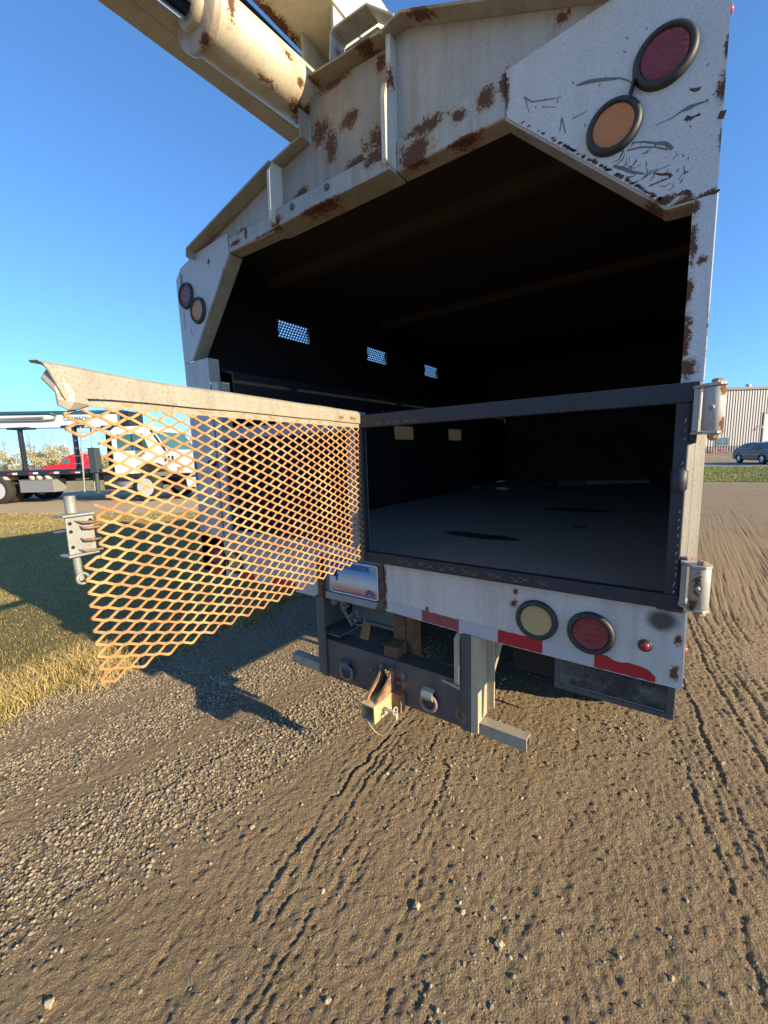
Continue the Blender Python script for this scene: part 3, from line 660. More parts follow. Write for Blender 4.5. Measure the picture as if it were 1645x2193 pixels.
B(mesh_sheet((-1.475, .989, 0), (1, 0, 0), (0, 1, 0), .645, -.295, .075, .045, .0188, .0042, .003), 'door_mesh', rusty('dark_rust_mesh', (.030, .022, .018), (.016, .013, .012)), 0, ld)

# the open gate: rusty expanded metal, angle iron top rail, torn end, latch
UO = Vector((-.787, 1.0, 0)); UD = Vector((-.15371174, .98811573, 0)); UN = Vector((-.98811573, -.15371174, 0))   # along towards the hinge / away to the left
def G(s_, z, n=0.0): return UO-UD*s_+Vector((0, 0, z))+UN*n     # s_ = distance from the hinge
gate = bpy.data.objects.new('mesh_gate', None); sc.collection.objects.link(gate); gate.parent = truck; gate['wl'] = truck['wl']
orange = rusty('orange_rust', (0.44, 0.225, 0.085), (0.34, 0.16, 0.068), 30, .95, (0.47, 0.275, 0.115))
def st_f(z):
    h = vn1(z*150)
    if z > .078: return .055
    if z > .028: return .004
    if z > -.062: return .040
    if z > -.135: return .028
    return .002+.004*h
def vn1(x): return abs(math.sin(x*12.9898)*43758.5453) % 1
B(mesh_sheet(UO-UD*.803, UD, UN, .797, -.322, .098, .0447, .0188, .0042, .0018, st_f), 'expanded_mesh', orange, 0, gate)
galv = paint('weathered_rail', (0.33, 0.30, 0.235), 0.45, [((-.78, .93, .10), (.02, .03, .01)), ((-.77, .87, .10), (.02, .03, .01))], 0.5, rough=.5, seed=40, mott=.8)
def gprism(prof, s0, s1, name, m, bev=.0015):
    b = MB(); n = len(prof); v = [G(s0, z, nn) for nn, z in prof]+[G(s1, z, nn) for nn, z in prof]
    b.add(v, [tuple(range(n)), tuple(range(2*n-1, n-1, -1))]+[(i, i+n, (i+1) % n+n, (i+1) % n) for i in range(n)]); return B(b, name, m, bev, gate)
b = MB()   # rail, drawn as short sections so that its far end can flare up and out
prof = [(-.006, .089), (-.006, .112), (-.003, .120), (.004, .1245), (.022, .126), (.022, .123), (.006, .121), (.0, .117), (-.003, .111), (-.003, .089)]
ss = [0, .1, .2, .3, .4, .5, .6, .68, .74, .78, .808]
vs = []
for s_ in ss:
    k = max(0, (s_-.66)/.15); w_ = .0012*math.sin(s_*37)+.0008*math.sin(s_*91)
    for nn, z in prof: vs.append(G(s_+(.012*k*(z-.10)/.02 if s_ > .8 else 0), z+(.006*k*k if z > .1 else -.006*k*k)+w_, nn-.004*k*k+w_))
n = len(prof); fs = [(i*n+j, i*n+(j+1) % n, (i+1)*n+(j+1) % n, (i+1)*n+j) for i in range(len(ss)-1) for j in range(n)]+[tuple(range(n)), tuple(range(len(vs)-1, len(vs)-n-1, -1))]
b.add(vs, fs); B(b, 'top_rail', galv, 0, gate)
gprism([(-.001, .076), (-.001, .0895), (.002, .0895), (.002, .076)], 0.0, .80, 'rail_backing', galv, 0)
b = MB()   # crumpled flap at the free end
P = [(.8105, .1255, -.008), (.817, .108, .004), (.809, .090, -.008), (.808, .082, -.006), (.8063, .0745, -.004), (.7963, .0685, -.008), (.785, .071, -.005), (.7689, .0777, -.006), (.774, .090, -.007), (.79, .0915, -.013), (.792, .079, -.014)]
vv = [G(a, z, nn) for a, z, nn in P]; vb = [G(a, z, nn+.003) for a, z, nn in P]
tr = [(0, 1, 2), (0, 2, 9), (2, 3, 9), (3, 10, 9), (3, 4, 10), (4, 5, 10), (5, 6, 10), (6, 7, 10), (7, 8, 10), (8, 9, 10)]
b.add(vv+vb, tr+[(t_[0]+11, t_[2]+11, t_[1]+11) for t_ in tr]+[(i, (i+1) % 9, (i+1) % 9+11, i+11) for i in range(9)])
B(b, 'torn_flap', paint('flap_paint', (.38, .36, .30), .55, None, .8, seed=43, rough=.4), 0, gate)
b = MB(); b.hexa([G(.002, -.335, -.006), G(-.008, -.335, -.006), G(-.008, -.335, .006), G(.002, -.335, .006), G(.002, .122, -.006), G(-.008, .122, -.006), G(-.008, .122, .006), G(.002, .122, .006)])
B(b, 'hinge_edge', galv, .001, gate)
def gbox(b, s0, s1, z0, z1, n0, n1): b.hexa([G(s0, z0, n0), G(s1, z0, n0), G(s1, z0, n1), G(s0, z0, n1), G(s0, z1, n0), G(s1, z1, n0), G(s1, z1, n1), G(s0, z1, n1)]); return b
gal2 = plain('galvanised', (.33, .33, .30), .55, .3, .45, 30, .3)
b = MB(); gbox(b, .779, .8135, -.124, -.072, .004, .007); gbox(b, .779, .8185, -.072, -.069, -.002, .022); gbox(b, .779, .8175, -.127, -.124, -.002, .022)
lt = B(b, 'latch_channel', gal2, .001, gate)
b = MB()
for a, z in ((.8088, -.0815), (.8088, -.0925), (.8088, -.1140), (.783, -.080)): b.lathe(G(a, z, .004), -UN, [(.0024, -.0002), (.0024, .0006)], 12); b.cut()
B(b, 'bolt_hole', plain('hole_black', (.01, .01, .01), .9), 0, lt)
b = MB()
for z, c_ in ((-.078, .3), (-.086, 1), (-.103, .9), (-.118, .4)): b.tube([G(.806-.008*c_, z, .002), G(.796, z-.003, -.003), G(.786, z-.004, -.003), G(.774, z-.0045, -.001)], [.0006, .0019, .0022, .0016], 6)
B(b, 'weld_claws', rusty('claw_rust', (.30, .17, .10), (.14, .07, .05), 80), 0, lt)
b = MB(); b.tube([G(.801, -.068, .012), G(.801, -.0445, .012)], .0068, 18); b.cut(); b.tube([G(.803, -.127, .012), G(.801, -.163, .012)], .0050, 14); b.cut(); b.torus(G(.801, -.160, .006), UN, .0072, .0020, 20, 8)
B(b, 'latch_rod', gal2, 0, gate)
b = MB(); b.lathe(G(.8145, -.0905, .006), UD*-1, [(.0035, 0), (.0035, .005), (.002, .014)], 12); B(b, 'latch_bolt', plain('blue_bolt', (.03, .05, .09), .4, .4), 0, gate)

# hinges on the right post
hp = paint('hinge_paint', (0.38, 0.37, 0.33), .35, [((.04, .95, -.26), (.012, .03, .03)), ((.035, .95, -.30), (.012, .03, .02)), ((.057, .95, .03), (.008, .03, .02)), ((.055, .95, .09), (.01, .03, .015)), ((.043, .95, -.32), (.02, .03, .008))], .9, seed=50)
for z0, z1 in ((.022, .098), (-.310, -.232)):
    b = MB(); b.lathe((.043, .957, z0), (0, 0, 1), [(.0155, 0), (.0165, .001), (.0165, z1-z0-.001), (.0155, z1-z0)], 24)
    hg = B(b, 'door_hinge', hp, 0)
    b = MB()
    for z in (z1+.001, z0-.006): b.prism([(.012, .972), (.030, .940), (.050, .938), (.060, .950), (.060, .966), (.040, .99), (.012, .992)], z, z+.005, 'z')
    b.box(.014, .023, .962, .9777, z0, z1)
    B(b, 'hinge_bracket', hp, .0008, hg)
    b = MB(); b.lathe((.046, .955, z1+.006), (0, 0, 1), [(.010, 0), (.010, .006), (.006, .008)], 6, False); b.cut(); b.lathe((.046, .955, z0-.006), (0, 0, -1), [(.010, 0), (.009, .008), (.004, .012)], 8, False)
    B(b, 'hinge_bolt', rusty('bolt_rust', (.45, .33, .2), (.12, .06, .04), 50, .6), 0, hg)
    b = MB(); b.lathe((.040, .941, (z0+z1)/2+.002), (-.15, -1, 0), [(.0045, 0), (.0045, .002), (.003, .004), (.003, .006)], 10); B(b, 'grease_nipple', gal2, 0, hg)

# bumper boards
bump = paint('bumper_paint', (0.51, 0.50, 0.455), 0.28, [((-.318, 1, -.355), (.010, .05, .012)), ((-.322, 1, -.385), (.016, .05, .018)), ((-.575, 1, -.452), (.008, .05, .012)), ((.018, 1, -.40), (.010, .05, .02)), ((.015, 1, -.475), (.012, .05, .025)), ((-.725, 1, -.42), (.014, .05, .12)), ((.0, 1, -.338), (.04, .05, .006))], .55, seed=60,
             grime=[((-.012, 1, -.365), (.036, .1, .030))])
tfade = plain('tape_faded', (.24, .055, .06), .5, 0, .3, 60); tred = plain('tape_red', (.36, .010, .022), .35, 0, .15, 60); twh = plain('tape_white', (.40, .41, .41), .4, 0, .15, 60)
b = MB(); b.prism([(-.725, -.3325), (.026, -.3325), (.030, -.507), (-.36, -.503), (-.725, -.488)], 1.0, 1.006); b.box(.0245, .0305, 1.0062, 1.08, -.506, -.333)
bp = B(b, 'bumper_board', bump, 0)
def zb(x): return -.488-.015*min(1, (x+.725)/.365) if x < -.36 else -.503-.004*(x+.36)/.39
def tape(x0, x1, h, m, up=None, par=None, name='reflective_tape'):
    b = MB(); n = 9; top = [(x0+(x1-x0)*i/n, zb(x0+(x1-x0)*i/n)+(up[i] if up else h+.0008*math.sin(i*2.3))) for i in range(n+1)]
    bot = [(x0+(x1-x0)*i/n, zb(x0+(x1-x0)*i/n)+.0022+.0010*math.sin(i*3.7+x0*40)) for i in range(n+1)]
    b.prism(bot+top[::-1], .9990, .99985); B(b, name, m, 0, par or bp)
tape(-.690, -.5925, .036, twh); tape(-.592, -.4745, .035, tfade); tape(-.474, -.3635, .037, twh); tape(-.363, -.2505, .037, tred)
tape(-.250, -.1355, .036, twh); tape(-.135, -.017, .034, tred, [.036, .037, .036, .029, .028, .032, .031, .030, .026, .014])
b = MB(); b.prism([(-1.735, -.50), (-1.0, -.497), (-.995, -.3325), (-1.735, -.3325)], 1.0, 1.006); bl = B(b, 'bumper_board', paint('left_bumper_paint', (.42, .42, .40), .45, [((-1.0, 1, -.42), (.02, .05, .12))], .7, seed=61), 0)
for x0, x1, m in ((-1.68, -1.60, tred), (-1.48, -1.37, tred), (-1.26, -1.13, tred)):
    b = MB(); b.box(x0, x1, .9990, .9998, -.498, -.462); B(b, 'reflective_tape', m, 0, bl)
rub = plain('rubber_black', (.028, .028, .027), .55, 0, .3, 40, .1)
def lens_mat(n, c, rough=.22, cells=True, dusty=.3):
    m = NM(n, rough, 0, .5); cc = m.mix(m.math('MULTIPLY', m.noise(30, 4, .7), dusty), c, (.30, .26, .24)) 
    m.color(cc)
    m.bump(m.voro(95), .9 if cells else .15, .003); return m.m
lred = lens_mat('lens_red', (.19, .012, .014), .42, True, .10); lamb = lens_mat('lens_amber', (.50, .165, .035), .42, True, .12); lyel = lens_mat('lens_yellow', (.42, .30, .085), .5, False, .5)
def lamp(x, z, m, gr=.0505, lr=.0385, name='tail_lamp', par=None, sc_=1.0):
    gr *= sc_; lr *= sc_
    b = MB(); b.lathe((x, 1.0, z), (0, -1, 0), [(gr, 0), (gr*.985, .006), (gr*.93, .0105), (lr*1.06, .0125), (lr*1.01, .010), (lr*.98, .004), (lr*.9, .002)], 48)
    g = B(b, name, rub, 0)
    b = MB(); b.lathe((x, 1.0, z), (0, -1, 0), [(lr*1.0, .002), (lr*.985, .0062), (lr*.94, .0078), (lr*.90, .0066), (lr*.5, .0082), (0, .0088)], 48); B(b, 'lens', m, 0, g)
    return g
lamp(-.064, .690, lred); lamp(-.142, .610, lamb, .0485, .037); lamp(-.266, -.418, lyel); lamp(-.145, -.423, lred)
lamp(-1.668, .655, lred); lamp(-1.593, .583, lamb); lamp(-1.605, -.425, lred); lamp(-1.49, -.432, lyel)
b = MB(); b.strip([(-.112, .672), (-.116, .655), (-.119, .640)], .004, .986, 1.0, 'y'); B(b, 'loose_seal', rub, 0)
b = MB(); b.lathe((-.039, 1.0, -.426), (0, -1, 0), [(.0135, 0), (.013, .004), (.010, .005)], 24); g = B(b, 'marker_lamp', rub, 0)
b = MB(); b.lathe((-.039, 1.0, -.426), (0, -1, 0), [(.0095, .004), (.008, .008), (.004, .0105), (0, .011)], 20); B(b, 'lens', lens_mat('lens_small', (.22, .012, .02), .2, False, .1), 0, g)
for z in (.735, -.43):
    b = MB(); b.lathe((.0302 if z < 0 else .026, 1.03, z), (1, 0, 0), [(.007, 0), (.0065, .003), (.003, .0045), (0, .005)], 18); B(b, 'side_marker', lens_mat('lens_side', (.5, .03, .04), .25, False), 0)

# number plate in its notch
def text(s_, size, x, z, y, m, parent, bold=0.0, align='CENTER', ext=.0004, name='lettering', sx=1.0):
    cu_ = bpy.data.curves.new('t', 'FONT'); cu_.body = s_; cu_.size = size*S; cu_.align_x = align; cu_.align_y = 'CENTER'; cu_.extrude = ext; cu_.offset = bold
    o = bpy.data.objects.new('t', cu_); sc.collection.objects.link(o); dg = bpy.context.evaluated_depsgraph_get(); me = bpy.data.meshes.new_from_object(o.evaluated_get(dg))
    bpy.data.objects.remove(o); me.name = name; me.materials.clear(); me.materials.append(m)
    for v in me.vertices: v.co = Vector((v.co.x*sx, -v.co.z, v.co.y))
    o = bpy.data.objects.new(name, me); sc.collection.objects.link(o); o.parent = parent; o.location = Vector(T((x, y, z)))-Vector(parent['wl']); return o
nb = plain('notch_metal', (.30, .29, .26), .6, .1, .4, 20, .3)
b = MB(); b.box(-1.0, -.7255, 1.012, 1.018, -.485, -.335); b.box(-.98, -.735, 1.0, 1.012, -.492, -.468)
B(b, 'plate_holder', nb, .001)
b = MB(); b.prism([(-.741, -.345), (-.727, -.338), (-.722, -.44), (-.728, -.50), (-.765, -.497), (-.742, -.46)], .992, 1.004); b.cut(); b.box(-1.005, -.985, .99, 1.006, -.49, -.36)
B(b, 'rusted_edge', rusty('flaky_rust', (.15, .075, .04), (.055, .03, .02), 45), .002)
pm = NM('plate_print', .4)
sx_ = gm.t  # keep
sp = pm.t.nodes.new('ShaderNodeSeparateXYZ'); pm.put(sp.inputs[0], pm.pos); zz = sp.outputs[2]
c = pm.mix(pm.sm(zz, CH-.418*S, CH-.365*S), (.55, .52, .46), (.05, .22, .50)); c = pm.mix(pm.sm(zz, CH-.418*S, CH-.448*S), c, (.62, .20, .09)); c = pm.mix(pm.sm(pm.math('ADD', zz, pm.math('MULTIPLY', pm.noise(25, 2, .5), .012)), CH-.4435*S, CH-.4475*S), c, (.16, .10, .16)); pm.color(c)
b = MB(); rr_ = [(-.947+.012*(1-math.cos(t))-.0, 0) for t in (0,)]
def rrect(x0, x1, z0, z1, r):
    o = []
    for cx, cz, a0 in ((x1-r, z1-r, 0), (x0+r, z1-r, 90), (x0+r, z0+r, 180), (x1-r, z0+r, 270)):
        for k in range(6): a = R(a0+18*k); o.append((cx+r*math.cos(a), cz+r*math.sin(a)))
    return o
b.prism(rrect(-.952, -.747, -.462, -.348, .010), .996, .9985)
npl = B(b, 'number_plate', plain('plate_rim', (.62, .66, .72), .35), .0006)
b = MB(); b.prism(rrect(-.9475, -.7515, -.4575, -.3525, .008), .9952, .9959); B(b, 'plate_face', pm.m, 0, npl)
navy = plain('navy_ink', (.015, .03, .10), .5)
text('NORTH DAKOTA', .0235, -.862, -.3655, .9948, navy, npl, .0008, sx=.86)
text('4', .062, -.925, -.400, .9948, navy, npl, .001)
text('12', .014, -.7625, -.364, .9945, navy, npl, .0004)
b = MB(); b.box(-.772, -.752, .9947, .9951, -.372, -.356); B(b, 'year_sticker', plain('sticker_yellow', (.62, .50, .05), .5), 0, npl)
b = MB(); b.prism([(-.800, -.452), (-.797, -.440), (-.792, -.432), (-.780, -.429), (-.770, -.433), (-.762, -.436), (-.757, -.443), (-.761, -.449), (-.764, -.447), (-.766, -.454), (-.770, -.454), (-.772, -.446), (-.788, -.446), (-.790, -.454), (-.795, -.454)], .9946, .9951)
B(b, 'bison', plain('bison_violet', (.13, .09, .16), .6), 0, npl)
text('PEACE GARDEN STATE', .0075, -.895, -.4485, .9946, plain('plate_cream', (.6, .58, .5), .5), npl, 0)
for x in (-.925, -.775):
    b = MB(); b.lathe((x, .9951, -.4525), (0, -1, 0), [(.003, 0), (.002, .0015), (0, .002)], 10); B(b, 'screw', gal2, 0, npl)

# drawbar assembly
drw = paint('drawbar_black', (.060, .060, .058), .25, [((-.735, 1, -.74), (.05, .05, .05)), ((-.70, 1, -.715), (.05, .05, .04)), ((-.93, 1, -.78), (.08, .05, .008)), ((-.47, 1, -.75), (.02, .05, .02)), ((-.62, 1, -.785), (.08, .05, .01)), ((-.76, 1, -.70), (.03, .05, .025))], .5, dirtcol=(.16, .14, .11), seed=70, mott=.2)
def plate_hole(b, x0, x1, z0, z1, cx, cz, r, y0, y1, n=20):
    h = r*1.5
    b.box(x0, cx-h, y0, y1, z0, z1); b.box(cx+h, x1, y0, y1, z0, z1); b.box(cx-h, cx+h, y0, y1, cz+h, z1); b.box(cx-h, cx+h, y0, y1, z0, cz-h)
    vs = []; 
    for k in range(n):
        t = 2*math.pi*k/n; c_, s_ = math.cos(t), math.sin(t); m_ = h/max(abs(c_), abs(s_))
        for rad in (r, m_):
            for y in (y0, y1): vs.append((cx+c_*rad, y, cz+s_*rad))
    fs = []
    for k in range(n):
        a, e = k*4, ((k+1) % n)*4
        fs += [(a, a+2, e+2, e), (a+1, e+1, e+3, a+3), (a, e, e+1, a+1)]
    b.add(vs, fs)
b = MB(); plate_hole(b, -1.005, -.437, -.785, -.645, -.728, -.699, .0135, 1.0, 1.008); b.box(-1.005, -.437, 1.0081, 1.065, -.652, -.645)
db = B(b, 'drawbar', drw, 0)
b = MB(); b.box(-.4675, -.437, .994, .9998, -.787, -.50); b.cut(); b.box(-1.008, -.985, .9935, .9998, -.785, -.49); B(b, 'end_angle', drw, .001, db)
for x, z in ((-.785, -.700), (-.768, -.688), (-.705, -.693), (-.770, -.722), (-.700, -.724), (-.680, -.713)):
    b = MB(); b.lathe((x, .9999, z), (0, -1, 0), [(.008, 0), (.008, .006), (.006, .007)], 6, False); B(b, 'bolt', rusty('bolt_brown', (.20, .11, .08), (.10, .06, .05), 60), .0006, db)
b = MB(); b.box(-.664, -.655, .992, .9999, -.705, -.675); b.lathe((-.6595, .992, -.702), (0, -1, 0), [(.005, 0), (.005, .006)], 10); B(b, 'chain_tab', rusty('tab_rust', (.22, .16, .11), (.12, .09, .07)), 0, db)
ringm = rusty('ring_steel', (.26, .21, .15), (.15, .11, .08), 40, .6)
for x, z, m in ((-.893, -.712, plain('strap_dark', (.12, .11, .10), .6, .2)), (-.572, -.712, plain('strap_tan', (.42, .36, .25), .6, .1))):
    b = MB(); b.torus((x+.002, .990, z-.028), (0, -1, .25), .0255, .0052, 28, 10, sx=1.0); rg = B(b, 'tow_ring', ringm, 0, db)
    b = MB(); b.strip([(.9999, z-.020), (.986, z-.014), (.981, z-.004), (.984, z+.008), (.9999, z+.012)], .004, x-.018, x+.020, 'x'); B(b, 'ring_strap', m, .0008, rg)
# hitch receiver
rc = rusty('receiver_rust', (.56, .42, .21), (.38, .24, .12), 30, .7, (.62, .50, .27))
b = MB(); x0, x1, z0, z1, t_ = -.745, -.693, -.797, -.742, .006
b.box(x0, x1, .885, .975, z1-t_, z1); b.box(x0, x1, .885, .975, z0, z0+t_); b.box(x0, x0+t_, .8852, .975, z0+t_, z1-t_); b.box(x1-t_, x1, .8852, .975, z0+t_, z1-t_)
b.box(x0+t_, x1-t_, .968, .975, z0+t_, z1-t_)
rv = B(b, 'hitch_receiver', rc, .0018)
b = MB()
for x in (-.742, -.704): b.prism([(.90, -.742), (.97, -.742), (.9995, -.742), (.9995, -.665), (.985, -.665), (.965, -.70), (.93, -.72)], x, x+.008, 'x')
b.box(-.750, -.66, .975, .9995, -.80, -.742)
B(b, 'support_arm', rusty('arm_rust', (.36, .20, .10), (.13, .07, .045), 40), .001, rv)
b = MB(); b.tube([(-.70, .93, -.768), (-.652, .93, -.768)], .0055, 10); b.torus((-.650, .93, -.762), (1, 0, .2), .011, .0022, 18, 6); b.torus((-.643, .928, -.775), (1, .4, .2), .010, .002, 18, 6)
pn = B(b, 'hitch_pin', plain('pin_grey', (.50, .46, .36), .5, .2), 0, rv)
b = MB(); b.tube([(-.645+(-.09)*t-.0*t, .93-.035*t, -.785-.055*math.sin(math.pi*t)+.0*t+(-.012)*t) for t in np.linspace(0, 1, 22)], .0013, 6); B(b, 'cable', plain('cable_tan', (.45, .38, .26), .6), 0, pn)
# step bar below
stp = paint('step_paint', (.34, .30, .22), .4, [((-.9, 1, -.76), (.1, .05, .02)), ((-.50, 1, -.77), (.04, .05, .02)), ((-.6, 1, -.79), (.1, .05, .01))], .6, dirtcol=(.2, .15, .1), seed=75)
b = MB(); b.box(-1.186, -.2870, 1.0095, 1.045, -.7640, -.7585); b.box(-1.186, -.2870, 1.0095, 1.0145, -.793, -.7641); b.box(-1.186, -.2870, 1.040, 1.045, -.793, -.7641)
sp_ = B(b, 'step_bar', stp, .0012)
# right upright: H section, lit side; upper bracket; brace
upr = paint('upright_paint', (.42, .35, .235), .55, None, .8, dirtcol=(.22, .17, .11), seed=77)
b = MB(); b.box(-.4365, -.4155, .9945, 1.0025, -.785, -.50); b.box(-.4215, -.4155, 1.003, 1.06, -.757, -.49); b.box(-.4215, -.395, 1.0601, 1.067, -.735, -.49)
B(b, 'right_upright', upr, .001)
b = MB(); b.strip([(1.0, -.512), (.985, -.520), (.984, -.640), (.992, -.652), (1.06, -.655)], .006, -.474, -.4695, 'x') if False else None
b.prism([(.985, -.515), (1.0, -.505), (1.06, -.505), (1.06, -.515), (.995, -.522), (.995, -.645), (1.05, -.655), (1.05, -.662), (.993, -.655), (.985, -.645)], -.483, -.469, 'x'); b.prism([(-.53, 1.0), (-.469, .986), (-.469, 1.07), (-.53, 1.10)], -.664, -.657, 'z')
B(b, 'upright_bracket', upr, .001)
b = MB(); b.hexa([(-.432, 1.07, -.705), (-.416, 1.07, -.690), (-.416, 1.09, -.690), (-.432, 1.09, -.705), (-.410, 1.07, -.50), (-.370, 1.07, -.50), (-.370, 1.09, -.50), (-.410, 1.09, -.50)])
B(b, 'diagonal_brace', upr, .001)
# left upright with shelf
lu = plain('left_upright_grey', (.11, .11, .10), .7, 0, .35, 15)
b = MB(); b.box(-1.030, -1.0085, 1.0, 1.006, -.785, -.49); b.box(-1.030, -1.024, 1.0061, 1.16, -.76, -.45); b.box(-1.0239, -.93, 1.0085, 1.14, -.632, -.626)
B(b, 'left_upright', lu, .001)
b = MB(); b.hexa([(-1.05, 1.25, -.80), (-1.02, 1.25, -.80), (-1.02, 1.27, -.80), (-1.05, 1.27, -.80), (-.97, 1.25, -.45), (-.94, 1.25, -.45), (-.94, 1.27, -.45), (-.97, 1.27, -.45)]); B(b, 'diagonal_brace', plain('brace_tan', (.30, .22, .11), .7), .001)
# grey tank box, rusty post, wiring, mud flap, added shade flap, frame rails
gb_ = plain('tank_grey', (.25, .24, .21), .6, 0, .3, 14)
b = MB(); b.box(-1.00, -.80, 1.16, 1.20, -.62, -.47); b.box(-.80, -.77, 1.155, 1.20, -.63, -.46); b.box(-1.01, -.77, 1.15, 1.21, -.632, -.6201)
B(b, 'splash_plate', gb_, .002)
b = MB(); b.box(-.745, -.70, 1.07, 1.10, -.70, -.44); b.box(-.700, -.675, 1.075, 1.13, -.72, -.43); b.box(-.742, -.692, 1.01, 1.069, -.645, -.61)
B(b, 'rusty_post', rusty('post_rust', (.20, .085, .035), (.09, .045, .025), 25, .85), .002)
wires = plain('wire_grey', (.16, .15, .13), .6)
b = MB()
for i in range(5):
    cx, cz, rr2 = -.925+.010*i, -.505-.012*i, .018+.004*(i % 3)
    b.torus((cx, 1.03+.008*i, cz-.02), (.2*i-.3, -1, .1*i), rr2, .0034, 20, 6, arc=.8, start=i)
b.tube([(-.93, 1.02, -.46), (-.94, 1.03, -.50), (-.92, 1.035, -.55), (-.90, 1.04, -.59), (-.885, 1.05, -.57)], .005, 8)
b.lathe((-.965, 1.03, -.51), (0, -1, 0), [(.014, 0), (.014, .01), (.010, .012)], 18)
B(b, 'coiled_cable', wires, 0)
blk = plain('chassis_black', (.014, .013, .012), .85, 0, .4, 12)
mf = NM('mud_flap_rubber', .85, 0, .2); c = mf.mix(mf.sm(mf.noise(6, 6, .75), .45, .65), (.035, .034, .032), (.13, .12, .10)); mf.color(c); mf.bump(mf.noise(90, 4, .7), .3, .003)
b = MB(); b.box(-.228, .020, 1.040, 1.046, -.600, -.44); fl1 = B(b, 'mud_flap', mf.m, .001); b = MB(); b.box(-.52, .0, 1.615, 1.625, -.90, -.4405); B(b, 'shade_flap', blk, 0)  # second flap is an added black sheet that darkens the ground beneath
b = MB(); b.box(-.228, -.215, 1.033, 1.0399, -.600, -.45); b.box(-.2149, .020, 1.033, 1.0399, -.600, -.588); b.box(.006, .020, 1.0325, 1.0398, -.5879, -.45); B(b, 'flap_frame', plain('flap_edge', (.075, .072, .066), .7, 0, .3, 30), .001, fl1)
b = MB(); b.box(-.213, .005, 1.0365, 1.0395, -.5875, -.5855); b.box(-.2145, -.2125, 1.0365, 1.0395, -.5855, -.45); B(b, 'flap_seam', plain('seam_tan', (.25, .22, .15), .7), 0, fl1)
blk = plain('chassis_black', (.022, .021, .020), .8, 0, .4, 12)
b = MB(); b.box(-1.08, -1.02, 1.15, 6.2, -.60, -.44); b.cut(); b.box(-.70, -.64, 1.2, 6.2, -.60, -.44); b.cut(); b.box(-1.70, 0.0, 1.07, 4.3, -.4399, -.4201); b.box(-1.7, -.02, 1.95, 2.09, -.75, -.60)
B(b, 'chassis_rails', blk, .003)
tm = NM('tyre_rubber', .85, 0, .2); tm.color(tm.mix(tm.noise(12, 4, .7), (.02, .019, .018), (.055, .048, .040))); tm.bump(tm.noise(60, 4, .7), .3, .004)
def truck_wheel(x0, y, rad, wd, z0, nm='rear_wheel'):
    b = MB(); n = 72; pr = [(-.5, .80), (-.5, .93), (-.42, 1.0), (-.2, 1.0), (.2, 1.0), (.42, 1.0), (.5, .93), (.5, .80)]; vs = []
    for i in range(n):
        t = 2*math.pi*i/n
        for j, (a, rr3) in enumerate(pr):
            rr4 = rr3*rad*(1 if j not in (2, 3, 4, 5) else (1.0 if (i+j) % 3 else .965)); vs.append((x0+a*wd, y+rr4*math.cos(t), z0+rr4*math.sin(t)))
    k = len(pr); b.add(vs, [(i*k+j, i*k+j+1, ((i+1) % n)*k+j+1, ((i+1) % n)*k+j) for i in range(n) for j in range(k-1)])
    b.lathe((x0-wd*.3, y, z0), (1, 0, 0), [(rad*.1, 0), (rad*.80, .02), (rad*.80, wd*.6), (rad*.1, wd*.5)], 32)
    return B(b, nm, tm.m, 0)
for x in (-1.60, -1.36, -.40, -.16): truck_wheel(x, 2.02, .368, .20, -.702)
b = MB(); b.box(-.32, .02, 2.55, 4.25, -.90, -.4405); b.cut(); b.box(-1.72, -1.4, 2.6, 4.2, -.80, -.4405); B(b, 'sun_block_box', plain('sun_block_white', (.3, .3, .3), .6), .01)  # unseen side boxes, added to stop sun passing under the body
for x in (-1.60, -.14): truck_wheel(x, 5.5, .365, .20, -.70, 'front_wheel')
b = MB(); b.prism([(4.5, -.55), (4.5, .75), (5.35, .72), (5.65, .35), (6.5, .20), (6.6, -.55)], -1.65, -.07, 'x'); B(b, 'cab', outer, .02)
# ---- boom resting over the roof ----
cream = paint('boom_paint', (.60, .55, .42), .35, None, .35, dirtcol=(.30, .22, .12), seed=80)
b = MB(); zz0 = lambda y: 1.062+.022*(y-1.1)
b.hexa([(-1.152, -2.6, zz0(-2.6)), (-1.092, -2.6, zz0(-2.6)), (-1.092, 3.4, zz0(3.4)), (-1.152, 3.4, zz0(3.4)), (-1.152, -2.6, zz0(-2.6)+.24), (-1.092, -2.6, zz0(-2.6)+.24), (-1.092, 3.4, zz0(3.4)+.24), (-1.152, 3.4, zz0(3.4)+.24)])
b.hexa([(-1.0915, -2.6, zz0(-2.6)+.0005), (-1.000, -2.6, zz0(-2.6)+.0005), (-1.000, 3.4, zz0(3.4)+.0005), (-1.0915, 3.4, zz0(3.4)+.0005), (-1.0915, -2.6, zz0(-2.6)+.035), (-1.000, -2.6, zz0(-2.6)+.035), (-1.000, 3.4, zz0(3.4)+.035), (-1.0915, 3.4, zz0(3.4)+.035)]); B(b, 'lower_boom', cream, .003)
b = MB(); b.hexa([(-1.0915, -1.6, 1.066+zz0(-1.6)-1.062), (-1.0905, -1.6, 1.066+zz0(-1.6)-1.062), (-1.0905, 1.35, 1.072), (-1.0915, 1.35, 1.072), (-1.0915, -1.6, 1.28), (-1.0905, -1.6, 1.28), (-1.0905, 1.35, 1.30), (-1.0915, 1.35, 1.30)]) if False else None
b.box(-1.02, -.845, -2.4, 2.6, 1.2281, 1.405); b.box(-1.022, -.843, -.4, -.28, 1.226, 1.407)
ub = B(b, 'upper_boom', paint('boom_paint_upper', (.62, .58, .46), .3, [((-1.01, .95, 1.23), (.03, .15, .01))], .35, dirtcol=(.30, .2, .1), seed=83), .004)
